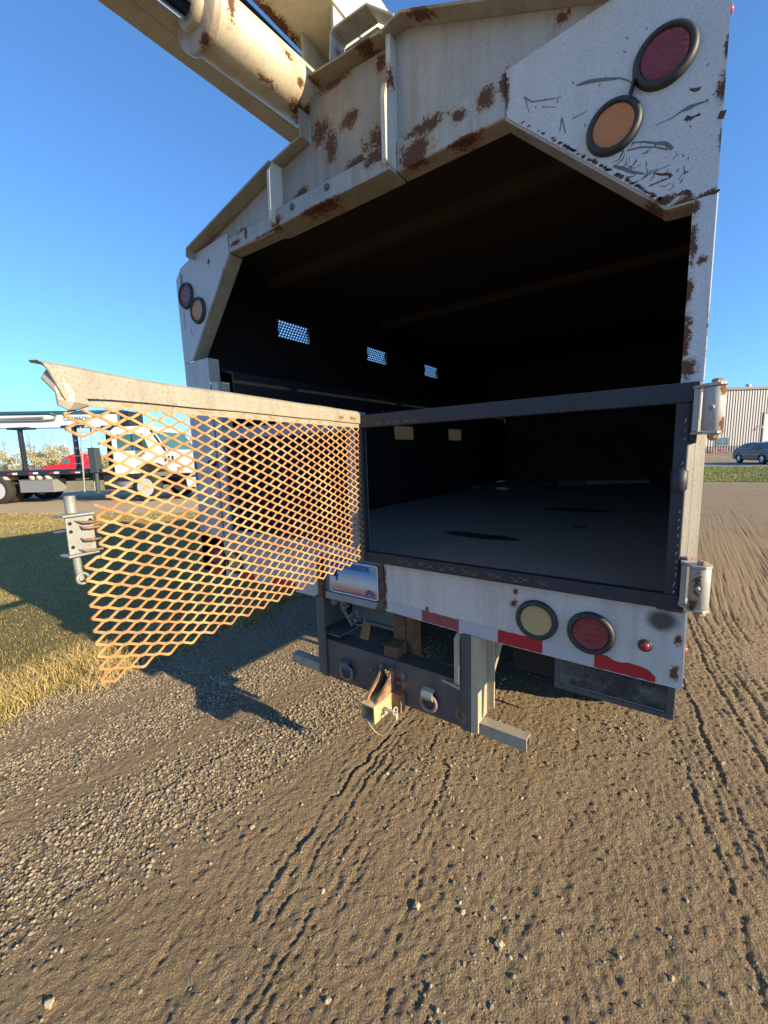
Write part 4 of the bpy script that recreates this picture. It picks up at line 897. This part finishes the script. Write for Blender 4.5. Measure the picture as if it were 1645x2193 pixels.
cyp = paint('cylinder_paint', (.60, .53, .38), .35, [((-.93, .725, 1.06), (.07, .018, .07)), ((-.95, .97, .99), (.04, .05, .02)), ((-.97, 1.0, 1.0), (.06, .03, .04)), ((-.92, .95, 1.03), (.03, .02, .015)), ((-.94, .86, .985), (.03, .06, .012)), ((-.92, .90, 1.06), (.02, .03, .015))], 1.0, dirtcol=(.35, .18, .08), seed=86)
CA, CBv = Vector((-.985, .70, 1.043)), Vector((-.985, 1.03, 1.064)); cd = (CBv-CA).normalized()
b = MB(); b.lathe(CA, cd, [(.068, -.002), (.071, 0), (.071, .335), (.064, .345), (.03, .348)], 40); cy = B(b, 'boom_cylinder', cyp, 0)
b = MB(); b.lathe(CA-cd*.022, cd, [(.045, -.008), (.078, -.004), (.081, .0), (.081, .012), (.078, .015), (.060, .0155), (.060, .020)], 40); b.lathe(CA-cd*.045, cd, [(.030, 0), (.046, .002), (.046, .024)], 32); B(b, 'gland', paint('gland_paint', (.45, .38, .27), .6, [((-.96, .68, .97), (.025, .02, .015))], 1.0, seed=88), 0, cy)
b = MB(); b.lathe(CA-cd*1.4, cd, [(.033, 0), (.033, 1.36)], 32); B(b, 'chrome_rod', (lambda m: (m.color((.55, .57, .60)), m.m)[1])(NM('chrome', .12, 1.0)), 0, cy)
b = MB(); b.tube([(-1.065, -.6, 1.232), (-1.065, 1.15, 1.244)], .018, 12); b.tube([(-1.075, -.6, 1.200), (-1.075, 1.12, 1.205)], .022, 12); B(b, 'hydraulic_pipe', plain('pipe_dark', (.06, .055, .05), .5, .2), 0)
b = MB(); b.box(-.982, -.972, 1.02, 1.30, 1.058, 1.228); b.cut(); b.box(-.862, -.852, 1.02, 1.30, 1.110, 1.26); cr_ = B(b, 'boom_cradle', paint('cradle_paint', (.52, .50, .42), .4, None, .6, seed=90), .001)
b = MB(); b.box(-.971, -.863, 1.12, 1.135, 1.06, 1.16); b.box(-.971, -.863, 1.02, 1.135, 1.0605, 1.068); B(b, 'cradle_web', plain('web_grey', (.20, .19, .16), .7), .001, cr_)
b = MB(); b.box(-1.012, -.985, 1.02, 1.03, 1.055, 1.125); b.box(-1.006, -1.002, 1.0, 1.02, 1.055, 1.12); b.box(-.998, -.994, 1.0, 1.02, 1.055, 1.118); B(b, 'guide_block', rusty('guide_rust', (.30, .16, .10), (.05, .04, .035), 30), .0008)
# loose things lying on the truck floor
def item(b, nm, m, lab, cat, grp=None, bev=.001):
    vs = [Vector(T(v)) for v in b.v]; c_ = sum(vs, Vector())/len(vs); c_.z = min(v.z for v in vs); o = b.build(nm, m, None, bev, loc=tuple(c_)); return tag(o, lab, cat, grp)
wood = plain('weathered_board', (.20, .17, .13), .8, 0, .4, 30, .2); pipe = plain('grey_pipe', (.32, .33, .33), .5)
def board(p, q_, w_, h_):
    b = MB(); p = Vector(p); q_ = Vector(q_); d = (q_-p).normalized(); n_ = Vector((-d.y, d.x, 0))*w_/2; h = Vector((0, 0, h_)); b.hexa([p-n_, q_-n_, q_+n_, p+n_, p-n_+h, q_-n_+h, q_+n_+h, p+n_+h]); return b
item(board((-1.06, 3.62, -.329), (-.55, 3.95, -.329), .05, .02), 'wood_plank', wood, 'weathered plank lying on the box floor, nearer of the two', 'plank', 'boards left on the truck floor')
item(board((-.86, 3.80, -.329), (-.25, 4.12, -.329), .05, .045), 'wood_plank', wood, 'thick plank behind the thinner one on the box floor', 'plank', 'boards left on the truck floor')
b = MB(); b.tube([(-.62, 3.78, -.300), (-.20, 4.0, -.296)], .016, 12); item(b, 'pipe', pipe, 'grey pipe lying across the planks deep in the truck box', 'pipe', bev=0)
def crumple(c_, r_, n_, seed, fz=.5):
    bmx = bmesh.new(); bmesh.ops.create_icosphere(bmx, subdivisions=3, radius=1); b = MB(); vs = []
    for v in bmx.verts:
        k = 1+.9*mnoise.noise(v.co*2.1+Vector((seed, 0, 0)))+.35*mnoise.noise(v.co*6+Vector((0, seed, 0))); vs.append((c_[0]+v.co.x*r_*k*1.5, c_[1]+v.co.y*r_*k, c_[2]+max(-.9, v.co.z*k)*r_*fz+r_*fz))
    b.add(vs, [tuple(v.index for v in f_.verts) for f_ in bmx.faces]); bmx.free(); return b
item(crumple((-1.17, 3.28, -.330), .024, 0, 4), 'plastic_bag', plain('bag_white', (.75, .75, .78), .4), 'crumpled white plastic bag on the truck box floor', 'bag', bev=0)
item(crumple((-.90, 3.55, -.330), .055, 0, 9), 'cloth_bundle', plain('cloth_grey', (.09, .09, .085), .9), 'dark cloth bundle beside the planks in the box', 'cloth', bev=0)
item(crumple((-1.42, 3.35, -.330), .030, 0, 14), 'crumpled_rag', plain('rag_brown', (.13, .10, .08), .9), 'small brown rag near the left lining of the box', 'rag', bev=0)
X = rng.normal(-1.25, .16, 500)*S; Y = rng.normal(3.5, .25, 500)*S
ok = (X > -1.47*S); X, Y = X[ok], Y[ok]; P = []; Fc = []
for i in range(len(X)):
    a = rng.uniform(0, 3.14); l_ = rng.uniform(.01, .05); wq = rng.uniform(.004, .012); dx, dy = math.cos(a)*l_, math.sin(a)*l_; z_ = CH-.33*S+rng.uniform(.002, .02)
    P += [(X[i]-dx, Y[i]-dy, z_), (X[i]+dy*wq*20, Y[i]-dx*wq*20, z_+.004), (X[i]+dx, Y[i]+dy, z_+rng.uniform(0, .02))]; Fc.append((3*i, 3*i+1, 3*i+2))
tag(npmesh('wood_chips', np.array(P), np.array(Fc), plain('chip_wood', (.26, .20, .13), .9), False), 'scattered wood chips and leaf litter on the truck floor', 'wood chips', kind='stuff')
# ---------------- behind: crane truck, red truck, bushes ----------------
def LB(b, name, m, parent, bevel=.01): b.truck = False; return b.build(name, m, parent, bevel)
HD = math.atan2(2.86, 5.11)
ct = local_thing('crane_truck', 'white flatbed crane truck with folded boom parked beyond the grass', 'truck', (-15.72, 7.14, 0), HD)
wt = plain('cab_white', (.72, .72, .70), .35, 0, .06, 3, .02); bk = plain('bed_black', (.02, .02, .022), .5); gl = glass('cab_glass', (.05, .14, .13), .08); gbx = plain('toolbox_grey', (.30, .30, .28), .5, .3); stl = plain('pole_steel', (.28, .29, .27), .5, .3)
W0, W1 = 0.0, 2.4     # near side, far side
b = MB(False); b.prism([(-9.2, 1.06), (-9.2, 1.24), (-1.35, 1.24), (-1.35, 1.06)], W0, W1, 'y'); bed = LB(b, 'flatbed', bk, ct)
for i in range(12):
    x = -4.62-.86*(i-2); 
    if x < -9: continue
    for m, d in ((tred, 0), (plain('tape_white_far', (.8, .8, .8), .4), .2)):
        b = MB(False); b.box(x+d, x+d+.19, -.012, -.002, 1.10, 1.17); LB(b, 'tape', m, bed, 0)
b = MB(False); b.box(-9.0, -1.3, .75, 1.6, .78, 1.06); b.box(-1.3, 1.9, .8, 1.6, .55, .85); LB(b, 'chassis', bk, ct)
b = MB(False); b.box(-5.12, -3.70, .05, .6, .42, .88); b.box(-5.14, -3.68, .03, .62, .88, .90); LB(b, 'toolbox', gbx, ct)
b = MB(False)
for x in (-5.95, -5.72, -4.6, -4.3, -3.95): b.lathe((x, .02, .98), (0, 1, 0), [(.0, 0), (.09, .02), (.11, .08), (.11, .5)], 16); b.cut()
LB(b, 'air_tank', plain('tank_cream', (.55, .52, .42), .4, .2), ct, 0)
for x in (-4.95, -2.73):
    b = MB(False); b.prism([(x-.09, 1.24), (x-.05, 1.36), (x-.05, 2.80), (x+.05, 2.80), (x+.05, 1.36), (x+.09, 1.24)], .15, .30, 'y'); b.box(x-.42, x+.42, .1, .5, 2.76, 2.84); LB(b, 'rack_post', bk, ct)
# crane
b = MB(False); b.hexa([(-9.5, .25, 2.95), (-.8, .25, 2.70), (-.8, .75, 2.70), (-9.5, .75, 2.95), (-9.5, .25, 3.40), (-.8, .25, 3.17), (-.8, .75, 3.17), (-9.5, .75, 3.40)]); bm_ = LB(b, 'crane_boom', wt, ct, .02)
tl = plain('teal_ram', (.02, .10, .13), .4)
b = MB(False); b.tube([(-9.4, .50, 3.50), (-.9, .50, 3.26)], .085, 12); b.tube([(-9.2, .30, 3.46), (-3.6, .28, 3.32)], .045, 8); LB(b, 'boom_ram', tl, ct, 0)
b = MB(False); b.box(-9.2, -3.9, .18, .249, 3.13, 3.20); b.tube([(-3.6, .24, 3.30), (-3.35, .22, 3.22), (-3.45, .2, 3.08), (-3.9, .2, 3.06), (-9.2, .2, 3.18)], .035, 8); LB(b, 'hose_tray', plain('hose_grey', (.20, .20, .19), .5), ct, 0)
cu2 = bpy.data.curves.new('t', 'FONT'); cu2.body = 'CORMACH'; cu2.size = .20; cu2.extrude = .004; cu2.offset = .004
ot = bpy.data.objects.new('t', cu2); sc.collection.objects.link(ot); me = bpy.data.meshes.new_from_object(ot.evaluated_get(bpy.context.evaluated_depsgraph_get())); bpy.data.objects.remove(ot)
for v in me.vertices: v.co = Vector((v.co.x*1.02-3.12, .245-v.co.z, v.co.y+3.02-(v.co.x)*.028))
me.materials.clear(); me.materials.append(plain('blue_letter', (.05, .16, .24), .5)); ot = bpy.data.objects.new('lettering', me); sc.collection.objects.link(ot); ot.parent = bm_
b = MB(False); b.box(-1.75, -1.0, .5, 1.9, 1.24, 2.5); b.tube([(-1.4, 1.2, 2.4), (-1.2, .9, 3.3)], .25, 12); b.box(-1.6, -.55, .15, .9, 2.62, 2.78); b.box(-.8, -.45, .15, .9, 2.75, 3.25); LB(b, 'crane_column', bk, ct)
b = MB(False)
for y in (-.02, .45):
    b.tube([(-2.34, y+.1, 2.76), (-2.37, y-.05, .40)], .028, 8)
for k in range(8): zz = .6+.28*k; b.tube([(-2.36, -.03, zz), (-2.36, .45, zz)], .014, 6)
for k in range(8): zz = .6+.28*k; b.tube([(-2.70, -.02, zz), (-2.37, -.02, zz)], .013, 6)
LB(b, 'ladder', stl, ct, 0)
b = MB(False); b.box(-2.02, -1.74, -.10, .16, 1.10, 2.0); b.tube([(-1.88, .03, 1.1), (-1.92, .03, .45)], .07, 12); b.lathe((-1.92, .03, .36), (0, 0, 1), [(.13, 0), (.13, .03), (.04, .09)], 16); LB(b, 'outrigger', plain('outrigger_dark', (.05, .06, .07), .5), ct)
b = MB(False); b.box(-1.7, -.25, .1, .8, .45, 1.0); LB(b, 'battery_box', bk, ct)
b = MB(False); b.lathe((-1.35, .35, .62), (1, 0, 0), [(.0, 0), (.28, .02), (.28, 1.0), (0, 1.02)], 20); LB(b, 'fuel_tank', plain('tank_alu', (.4, .4, .4), .4, .6), ct, 0)
# cab: long-nosed
b = MB(False); b.prism([(-1.25, 1.0), (-1.25, 2.60), (-1.05, 2.72), (.05, 2.72), (.30, 2.58), (.82, 1.80), (1.95, 1.62), (2.12, 1.45), (2.15, .98), (.95, .98), (.80, 1.20), (.45, 1.36), (.0, 1.38), (-.40, 1.26), (-.58, 1.0)], .12, 2.28, 'y'); cab = LB(b, 'cab', wt, ct, .05)
b = MB(False); b.prism([(-.98, 1.86), (-.98, 2.44), (.02, 2.44), (.22, 1.86)], .10, .119, 'y'); b.hexa([(.34, .3, 2.50), (.34, 2.1, 2.50), (.80, 2.1, 1.84), (.80, .3, 1.84), (.37, .3, 2.52), (.37, 2.1, 2.52), (.83, 2.1, 1.86), (.83, .3, 1.86)]); LB(b, 'cab_window', gl, cab, 0)
b = MB(False); b.box(-.42, -.38, .09, .11, 1.86, 2.44); b.prism([(.30, 2.56), (.80, 1.80), (.86, 1.80), (.36, 2.56)], .115, .17, 'y'); b.box(.0, .08, -.06, .04, 1.7, 2.25); LB(b, 'window_pillar', bk, cab, 0)
b = MB(False); b.box(2.14, 2.18, .6, 1.8, .95, 1.5); b.box(2.16, 2.20, .25, .55, 1.0, 1.25); LB(b, 'grille', plain('grille_chrome', (.30, .30, .30), .25, .8), cab, .005)
b = MB(False); b.prism([(1.55, .48), (1.5, .82), (2.3, .86), (2.42, .75), (2.38, .48)], .08, 2.32, 'y'); LB(b, 'bumper', wt, ct, .04)
b = MB(False); b.box(1.25, 1.45, .10, .119, 1.08, 1.22); LB(b, 'turn_signal', plain('amber_far', (.75, .30, .02), .4), cab, 0)
b = MB(False); [b.box(x, x+.06, .105, .119, 1.42, 1.62) for x in (.78, .92, 1.06)]; LB(b, 'hood_vent', bk, cab, 0)
def wheel_at(parent, x, y, rad, wd, nm='wheel', rimc=(.62, .62, .60), zc=None):
    zc = rad if zc is None else zc
    b = MB(False); b.lathe((x, y, zc), (0, 1, 0), [(rad*.60, 0), (rad*.93, -.01), (rad, .05), (rad, wd-.05), (rad*.93, wd), (rad*.5, wd)], 36); wo = LB(b, nm, tm.m, parent, 0)
    b = MB(False); b.lathe((x, y-.004, zc), (0, 1, 0), [(rad*.12, .03), (rad*.22, .05), (rad*.42, .07), (rad*.56, .015), (rad*.62, .0)], 28)
    for k in range(6): b.lathe((x+rad*.32*math.cos(k*1.047), y+.035, zc+rad*.32*math.sin(k*1.047)), (0, -1, 0), [(rad*.06, 0), (rad*.05, .03)], 8)
    LB(b, 'rim', plain('rim_pale', rimc, .4, .2), wo, 0); return wo
wheel_at(ct, 0, 0.0, .52, .30); wheel_at(ct, 0, 2.1, .52, .30)
for x in (-6.0, -7.4):
    for y in (-.02, .33, 1.75, 2.1): wheel_at(ct, x, y, .52, .28)
# red highway truck beyond
rt = local_thing('red_truck', 'small looking red lorry far behind the flatbed of the crane truck', 'truck', (-61.6, 20.9, -.45), math.pi*1.19)
rd_ = plain('lorry_red', (.62, .015, .03), .35, 0, .08, 2, .02)
b = MB(False); b.prism([(0, .9), (0, 2.6), (1.6, 2.62), (1.9, 2.5), (2.25, 1.85), (4.6, 1.5), (4.8, .9)], -1.1, 1.1, 'y'); b.prism([(.1, 2.6), (.1, 3.0), (.5, 3.05), (1.7, 2.62)], -.9, .9, 'y'); rc_ = LB(b, 'cab', rd_, rt, .05)
b = MB(False); b.prism([(1.0, 1.85), (1.0, 2.45), (1.75, 2.45), (2.0, 1.85)], -1.12, 1.12, 'y'); b.hexa([(1.95, -.95, 2.45), (1.95, .95, 2.45), (2.27, .95, 1.9), (2.27, -.95, 1.9), (1.99, -.95, 2.47), (1.99, .95, 2.47), (2.31, .95, 1.92), (2.31, -.95, 1.92)]); LB(b, 'cab_window', gl, rc_, 0)
b = MB(False); b.box(-5, 4.6, -.5, .5, .5, .95); LB(b, 'chassis', bk, rt)
for x in (4.0, -2.6, -4.0):
    for y in (-1.1, .8): wheel_at(rt, x, y, .52, .3)
# bushes and bare trees
lf = NM('bush_leaf', .85, 0, .15); ta = lf.attr('leafcol'); lf.color(ta.outputs['Color'])
def bush_mesh(seed, n, w_, h_):
    q = np.random.RandomState(seed); cl = q.randn(26, 3)*np.array([.36*w_, .30*w_, .20*h_])+np.array([0, 0, .52*h_]); k = q.choice(26, n)
    d = q.randn(n, 3); d /= np.linalg.norm(d, axis=1)[:, None]
    P = cl[k]+d*(.30+.10*q.randn(n, 1))*h_*.42*np.array([1.15, 1.15, .9]); P = P[P[:, 2] > .02]; n = len(P)
    a = q.randn(n, 3); a /= np.linalg.norm(a, axis=1)[:, None]; c_ = np.cross(a, q.randn(n, 3)); c_ /= np.linalg.norm(c_, axis=1)[:, None]
    s_ = (.05+.07*q.rand(n, 1)); V_ = np.stack([P-a*s_-c_*s_*.5, P+a*s_-c_*s_*.4, P+a*s_*.8+c_*s_*.5, P-a*s_*.8+c_*s_*.6], 1).reshape(-1, 3)
    F_ = np.arange(n*4).reshape(n, 4); base = np.array([[.36, .33, .18], [.46, .41, .24], [.27, .26, .12], [.40, .33, .20]])[q.choice(4, n)]*(.75+.5*q.rand(n, 1))
    return V_, F_, np.concatenate([np.repeat(base, 4, 0), np.ones((n*4, 1))], 1)
protos = []
labs = ['first pale olive bush from the left edge of the picture', 'broad olive bush seen between the leaning black posts', 'low bush ending behind the red lorry hood', 'rounded bush above the tape of the flatbed', 'tall bush just left of the ladder', 'sparse bush behind the crane column', 'bush seen through the mesh beside the white cab', 'small bush partly hidden by the white hood', 'far bush nearest the left post of the chip truck', 'dense bush far beyond the left edge', 'dusty bush past the first one from the left', 'greyish bush further along the row than the ladder']
pos = [(-93, 15.5, 1.0), (-85, 22.5, 1.05), (-80, 28.0, .8), (-88, 25.2, 1.1), (-78, 32, 1.0), (-76, 37, .9), (-72, 42, .95), (-68, 47, .8), (-64, 52, .9), (-95, 11, 1.1), (-91, 19, .95), (-74, 34.5, .95)]
for i, ((x, y, k), lb) in enumerate(zip(pos, labs)):
    if i < 4: V_, F_, C_ = bush_mesh(100+i, 5200, 7.5, 4.3); o = npmesh('bush', V_, F_, lf.m, False, {'leafcol': ('FLOAT_COLOR', C_)}); protos.append(o)
    else: o = protos[i % 4].copy(); sc.collection.objects.link(o); o.rotation_euler = (0, 0, i*1.3)
    o.location = (x, y, 0); o.scale = (k, k, k); tag(o, lb, 'bush', 'row of pale bushes behind the crane truck')
brk = plain('bare_bark', (.28, .24, .20), .9)
def bare_tree(seed, H_):
    q = random.Random(seed); b = MB(False); tr_ = MB(False)
    def grow(p, d, L, r, dep):
        pts = [p]; 
        for s_ in range(3): d = (d+Vector((q.uniform(-.16, .16), q.uniform(-.16, .16), q.uniform(-.03, .12)))).normalized(); pts.append(pts[-1]+d*L/3)
        (tr_ if dep == 0 else b).tube(pts, [r, r*.85, r*.7, r*.55], 5 if dep else 8, False)
        if dep >= 4: return
        for k in range(3 if dep else 5):
            t = q.choice(pts[1:]); nd = (d+Vector((q.uniform(-.9, .9), q.uniform(-.9, .9), q.uniform(-.1, .6)))).normalized(); grow(t, nd, L*q.uniform(.5, .72), r*.5, dep+1)
    grow(Vector((0, 0, 0)), Vector((0, 0, 1)), H_*.42, H_*.016, 0); return tr_, b
for i, (x, y, H_, lb) in enumerate([(-100.1, 21.5, 9.0, 'bare tree rising above the bushes at the left edge'), (-95.8, 24.5, 10.0, 'wide bare tree between the two black posts of the flatbed'), (-92.9, 26.6, 9.0, 'smaller bare tree just right of the widest one')]):
    t_, b_ = bare_tree(20+i, H_); th = local_thing('bare_tree', lb, 'tree', (x, y, 0), 0, 'bare trees behind the bushes'); LB(t_, 'trunk', brk, th, 0); LB(b_, 'branches', brk, th, 0)
# ---------------- right: metal building, sedan, picnic table ----------------
BA = R(35.43); bl_ = local_thing('metal_building', 'long grey corrugated metal building behind the parked car', 'building', (1.9, 63.43, 0), BA)
cor = plain('cladding_pale', (.40, .37, .35), .5, .1, .08, .6, .02); cor2 = plain('cladding_dark', (.16, .16, .17), .5, .1, .08, .6, .02)
def clad(x0, x1, z0, z1, m, nm, y=0.0):
    b = MB(False); n = int((x1-x0)/.32)
    for i in range(n):
        x = x0+(x1-x0)*i/n; w_ = (x1-x0)/n
        for a, c_, ya, yb in ((0, .62, y, y), (.62, .70, y, y-.07), (.70, .92, y-.07, y-.07), (.92, 1, y-.07, y)):
            b.add([(x+w_*a, ya, z0), (x+w_*c_, yb, z0), (x+w_*c_, yb, z1), (x+w_*a, ya, z1)], [(0, 1, 2, 3)])
    return LB(b, nm, m, bl_, 0)
clad(-8, 34, 1.05, 7.6, cor, 'cladding'); clad(-8, 34, 0, 1.05, cor2, 'wainscot', -.02)
b = MB(False); b.box(-8, 34, .06, 22, 0, 7.6); LB(b, 'wall_core', cor, bl_, 0)
b = MB(False); b.box(-8.2, 34.2, -.22, 22.2, 7.6, 7.9); LB(b, 'roof_trim', plain('trim_grey', (.10, .105, .11), .5), bl_, 0)
b = MB(False); b.box(1.74, 3.28, -.14, -.075, 1.07, 2.12); wf_ = LB(b, 'window', plain('frame_white', (.3, .3, .3), .5), bl_, 0)
for x in (1.80, 2.55):
    b = MB(False); b.box(x, x+.68, -.155, -.141, 1.13, 2.06); LB(b, 'pane', glass('building_pane', (.05, .09, .10), .1), wf_, 0)
b = MB(False); b.box(7.33, 11.5, -.12, -.075, 0.0, 4.7); dr_ = LB(b, 'garage_door', plain('door_cream', (.62, .60, .54), .5, 0, .05, 2), bl_, 0)
b = MB(False); b.box(7.17, 7.329, -.16, -.075, 0, 4.9); b.box(7.329, 11.5, -.16, -.075, 4.701, 4.9); LB(b, 'door_trim', plain('trim_dark', (.12, .12, .12), .5), dr_, 0)
b = MB(False); b.box(7.6, 9.0, -.14, -.121, 1.15, 1.5); LB(b, 'pane', glass('door_pane', (.10, .14, .15), .1), dr_, 0)
b = MB(False); b.tube([(6.85, -.05, 3.35), (6.85, -.35, 3.35), (6.88, -.40, 3.25)], .05, 8); b.lathe((6.88, -.40, 3.05), (0, 0, 1), [(.12, 0), (.10, .12), (.03, .18)], 12); LB(b, 'wall_lamp', plain('lamp_grey', (.5, .5, .5), .4), bl_, 0)
b = MB(False); b.lathe((7.25, 2.5, 7.85), (0, 0, 1), [(.18, 0), (.18, .35), (.34, .36), (.34, .45), (.2, .47), (.2, .55), (.30, .56), (.28, .66), (0, .8)], 16); LB(b, 'roof_vent', plain('vent_white', (.6, .6, .62), .4), bl_, 0)
# sedan
sd = local_thing('parked_car', 'dark blue grey sedan parked before the metal building', 'car', (3.33, 38.35, 0), math.atan2(-3.1, 1.1))
cb = NM('car_paint', .22, .3, .6); cb.color((.035, .045, .060)); cb = cb.m
def LBm(b, *a):
    b.v = [(p[0], -p[1], p[2]) for p in b.v]; return LB(b, *a)
# car is drawn with x forward, near (camera) side at y = 0
b = MB(False); prof = [(-.86, .42), (-.90, .70), (-.82, .93), (-.45, 1.0), (.5, 1.02), (2.6, .98), (3.5, .86), (3.82, .72), (3.86, .45), (3.80, .26), (3.15, .24), (3.12, .42), (2.98, .60), (2.72, .66), (2.46, .60), (2.32, .42), (2.30, .24), (.38, .24), (.36, .42), (.24, .60), (0, .66), (-.26, .60), (-.38, .42), (-.40, .26), (-.80, .28)]
b.prism(prof, -1.75, 0, 'y'); cbo = LBm(b, 'body', cb, sd, .06)
b = MB(False); v = []
for x, z, ins in ((-.62, .99, .06), (.10, 1.36, .24), (1.05, 1.43, .26), (1.45, 1.38, .25), (2.25, .98, .08)):
    v += [(x, -ins, z), (x, -1.75+ins, z)]
v += [(-.62, -.06, .95), (-.62, -1.69, .95), (2.25, -.08, .93), (2.25, -1.67, .93)]
b.add(v, [(0, 1, 3, 2), (2, 3, 5, 4), (4, 5, 7, 6), (6, 7, 9, 8), (0, 2, 4, 6, 8, 12, 10), (1, 11, 13, 9, 7, 5, 3), (10, 12, 13, 11)]); LBm(b, 'roof', cb, cbo, .03)
cg = glass('car_glass', (.012, .016, .02), .04)
b = MB(False)
def q4(p): b.add(p, [(0, 1, 2, 3)])
for s_ in (0, 1):
    Yy = (lambda i: -i+.012) if s_ == 0 else (lambda i: -1.75+i-.012)
    q4([(-.30, Yy(.085), 1.04), (.62, Yy(.09), 1.03), (.66, Yy(.235), 1.35), (.16, Yy(.225), 1.32)]); q4([(.70, Yy(.09), 1.03), (1.92, Yy(.10), 1.02), (1.40, Yy(.24), 1.33), (.74, Yy(.238), 1.36)])
q4([(1.50, -.30, 1.365), (1.50, -1.45, 1.365), (2.22, -1.60, 1.01), (2.22, -.15, 1.01)]); q4([(-.60, -.12, 1.02), (-.60, -1.63, 1.02), (.06, -1.45, 1.36), (.06, -.30, 1.36)])
LBm(b, 'windows', cg, cbo, 0)
b = MB(False); b.box(3.70, 3.90, -.45, -.08, .56, .72); b.box(3.70, 3.90, -1.67, -1.30, .56, .72); LBm(b, 'headlight', plain('headlight_clear', (.6, .62, .64), .2), cbo, .01)
b = MB(False); b.box(1.78, 1.95, .0, .20, 1.0, 1.13); LBm(b, 'wing_mirror', cb, cbo, .02)
b = MB(False); b.box(-.6, 3.5, .002, .010, .62, .635); b.box(-.3, 1.9, -.06, -.05, 1.015, 1.03); LBm(b, 'trim_strip', plain('chrome_strip', (.4, .4, .42), .3, .7), cbo, 0)
for x in (0, 2.72):
    for y, fl_ in ((-.19, 0), (-1.75, 0)):
        b = MB(False); b.lathe((x, y+.19, .32), (0, -1, 0), [(.20, .0), (.30, -.004), (.32, .02), (.32, .17), (.29, .19)], 28); wo = LBm(b, 'wheel', tm.m, sd, 0)
        b = MB(False); b.lathe((x, y+.195, .32), (0, -1, 0), [(0, .0), (.20, .0), (.215, .01)], 20); LBm(b, 'rim', plain('rim_alloy', (.5, .5, .52), .35, .4), wo, 0)
# picnic table
pt = local_thing('picnic_table', 'red picnic table standing against the metal building', 'table', (3.1, 60.5, 0), BA); pr_ = plain('table_red', (.50, .04, .04), .6)
b = MB(False); b.box(-1.1, 1.1, -.38, .38, .72, .78); LB(b, 'table_top', pr_, pt)
for y in (-.85, .60): b = MB(False); b.box(-1.1, 1.1, y, y+.25, .42, .47); LB(b, 'bench', pr_, pt)
for x in (-.8, .8): b = MB(False); b.tube([(x, -.65, 0), (x, -.2, .72)], .04, 6); b.tube([(x, .65, 0), (x, .2, .72)], .04, 6); b.box(x-.03, x+.03, -.85, .85, .38, .42); LB(b, 'leg', pr_, pt, 0)
# low earth bank before the building
bn = MB(False); n = 60; vs = []
for i in range(n+1):
    x = -14+i*.9
    for j, (dy, h) in enumerate(((-3.2, 0), (-1.9, .32), (-.6, .50), (.6, .42), (1.9, .0))): vs.append((x, dy+.3*math.sin(i*1.3+j), -.02+h*(.75+.35*math.sin(i*.9)*math.sin(i*.37+1)) if 0 < j < 4 else -.02))
bn.add(vs, [(i*5+j, (i+1)*5+j, (i+1)*5+j+1, i*5+j+1) for i in range(n) for j in range(4)], True)
bo = bn.build('earth_bank', plain('bank_earth', (.26, .19, .12), .95, 0, .4, 3, .6), None, 0); bo.location = (3.0, 55.5, 0); bo.rotation_euler = (0, 0, BA); bo['kind'] = 'structure'
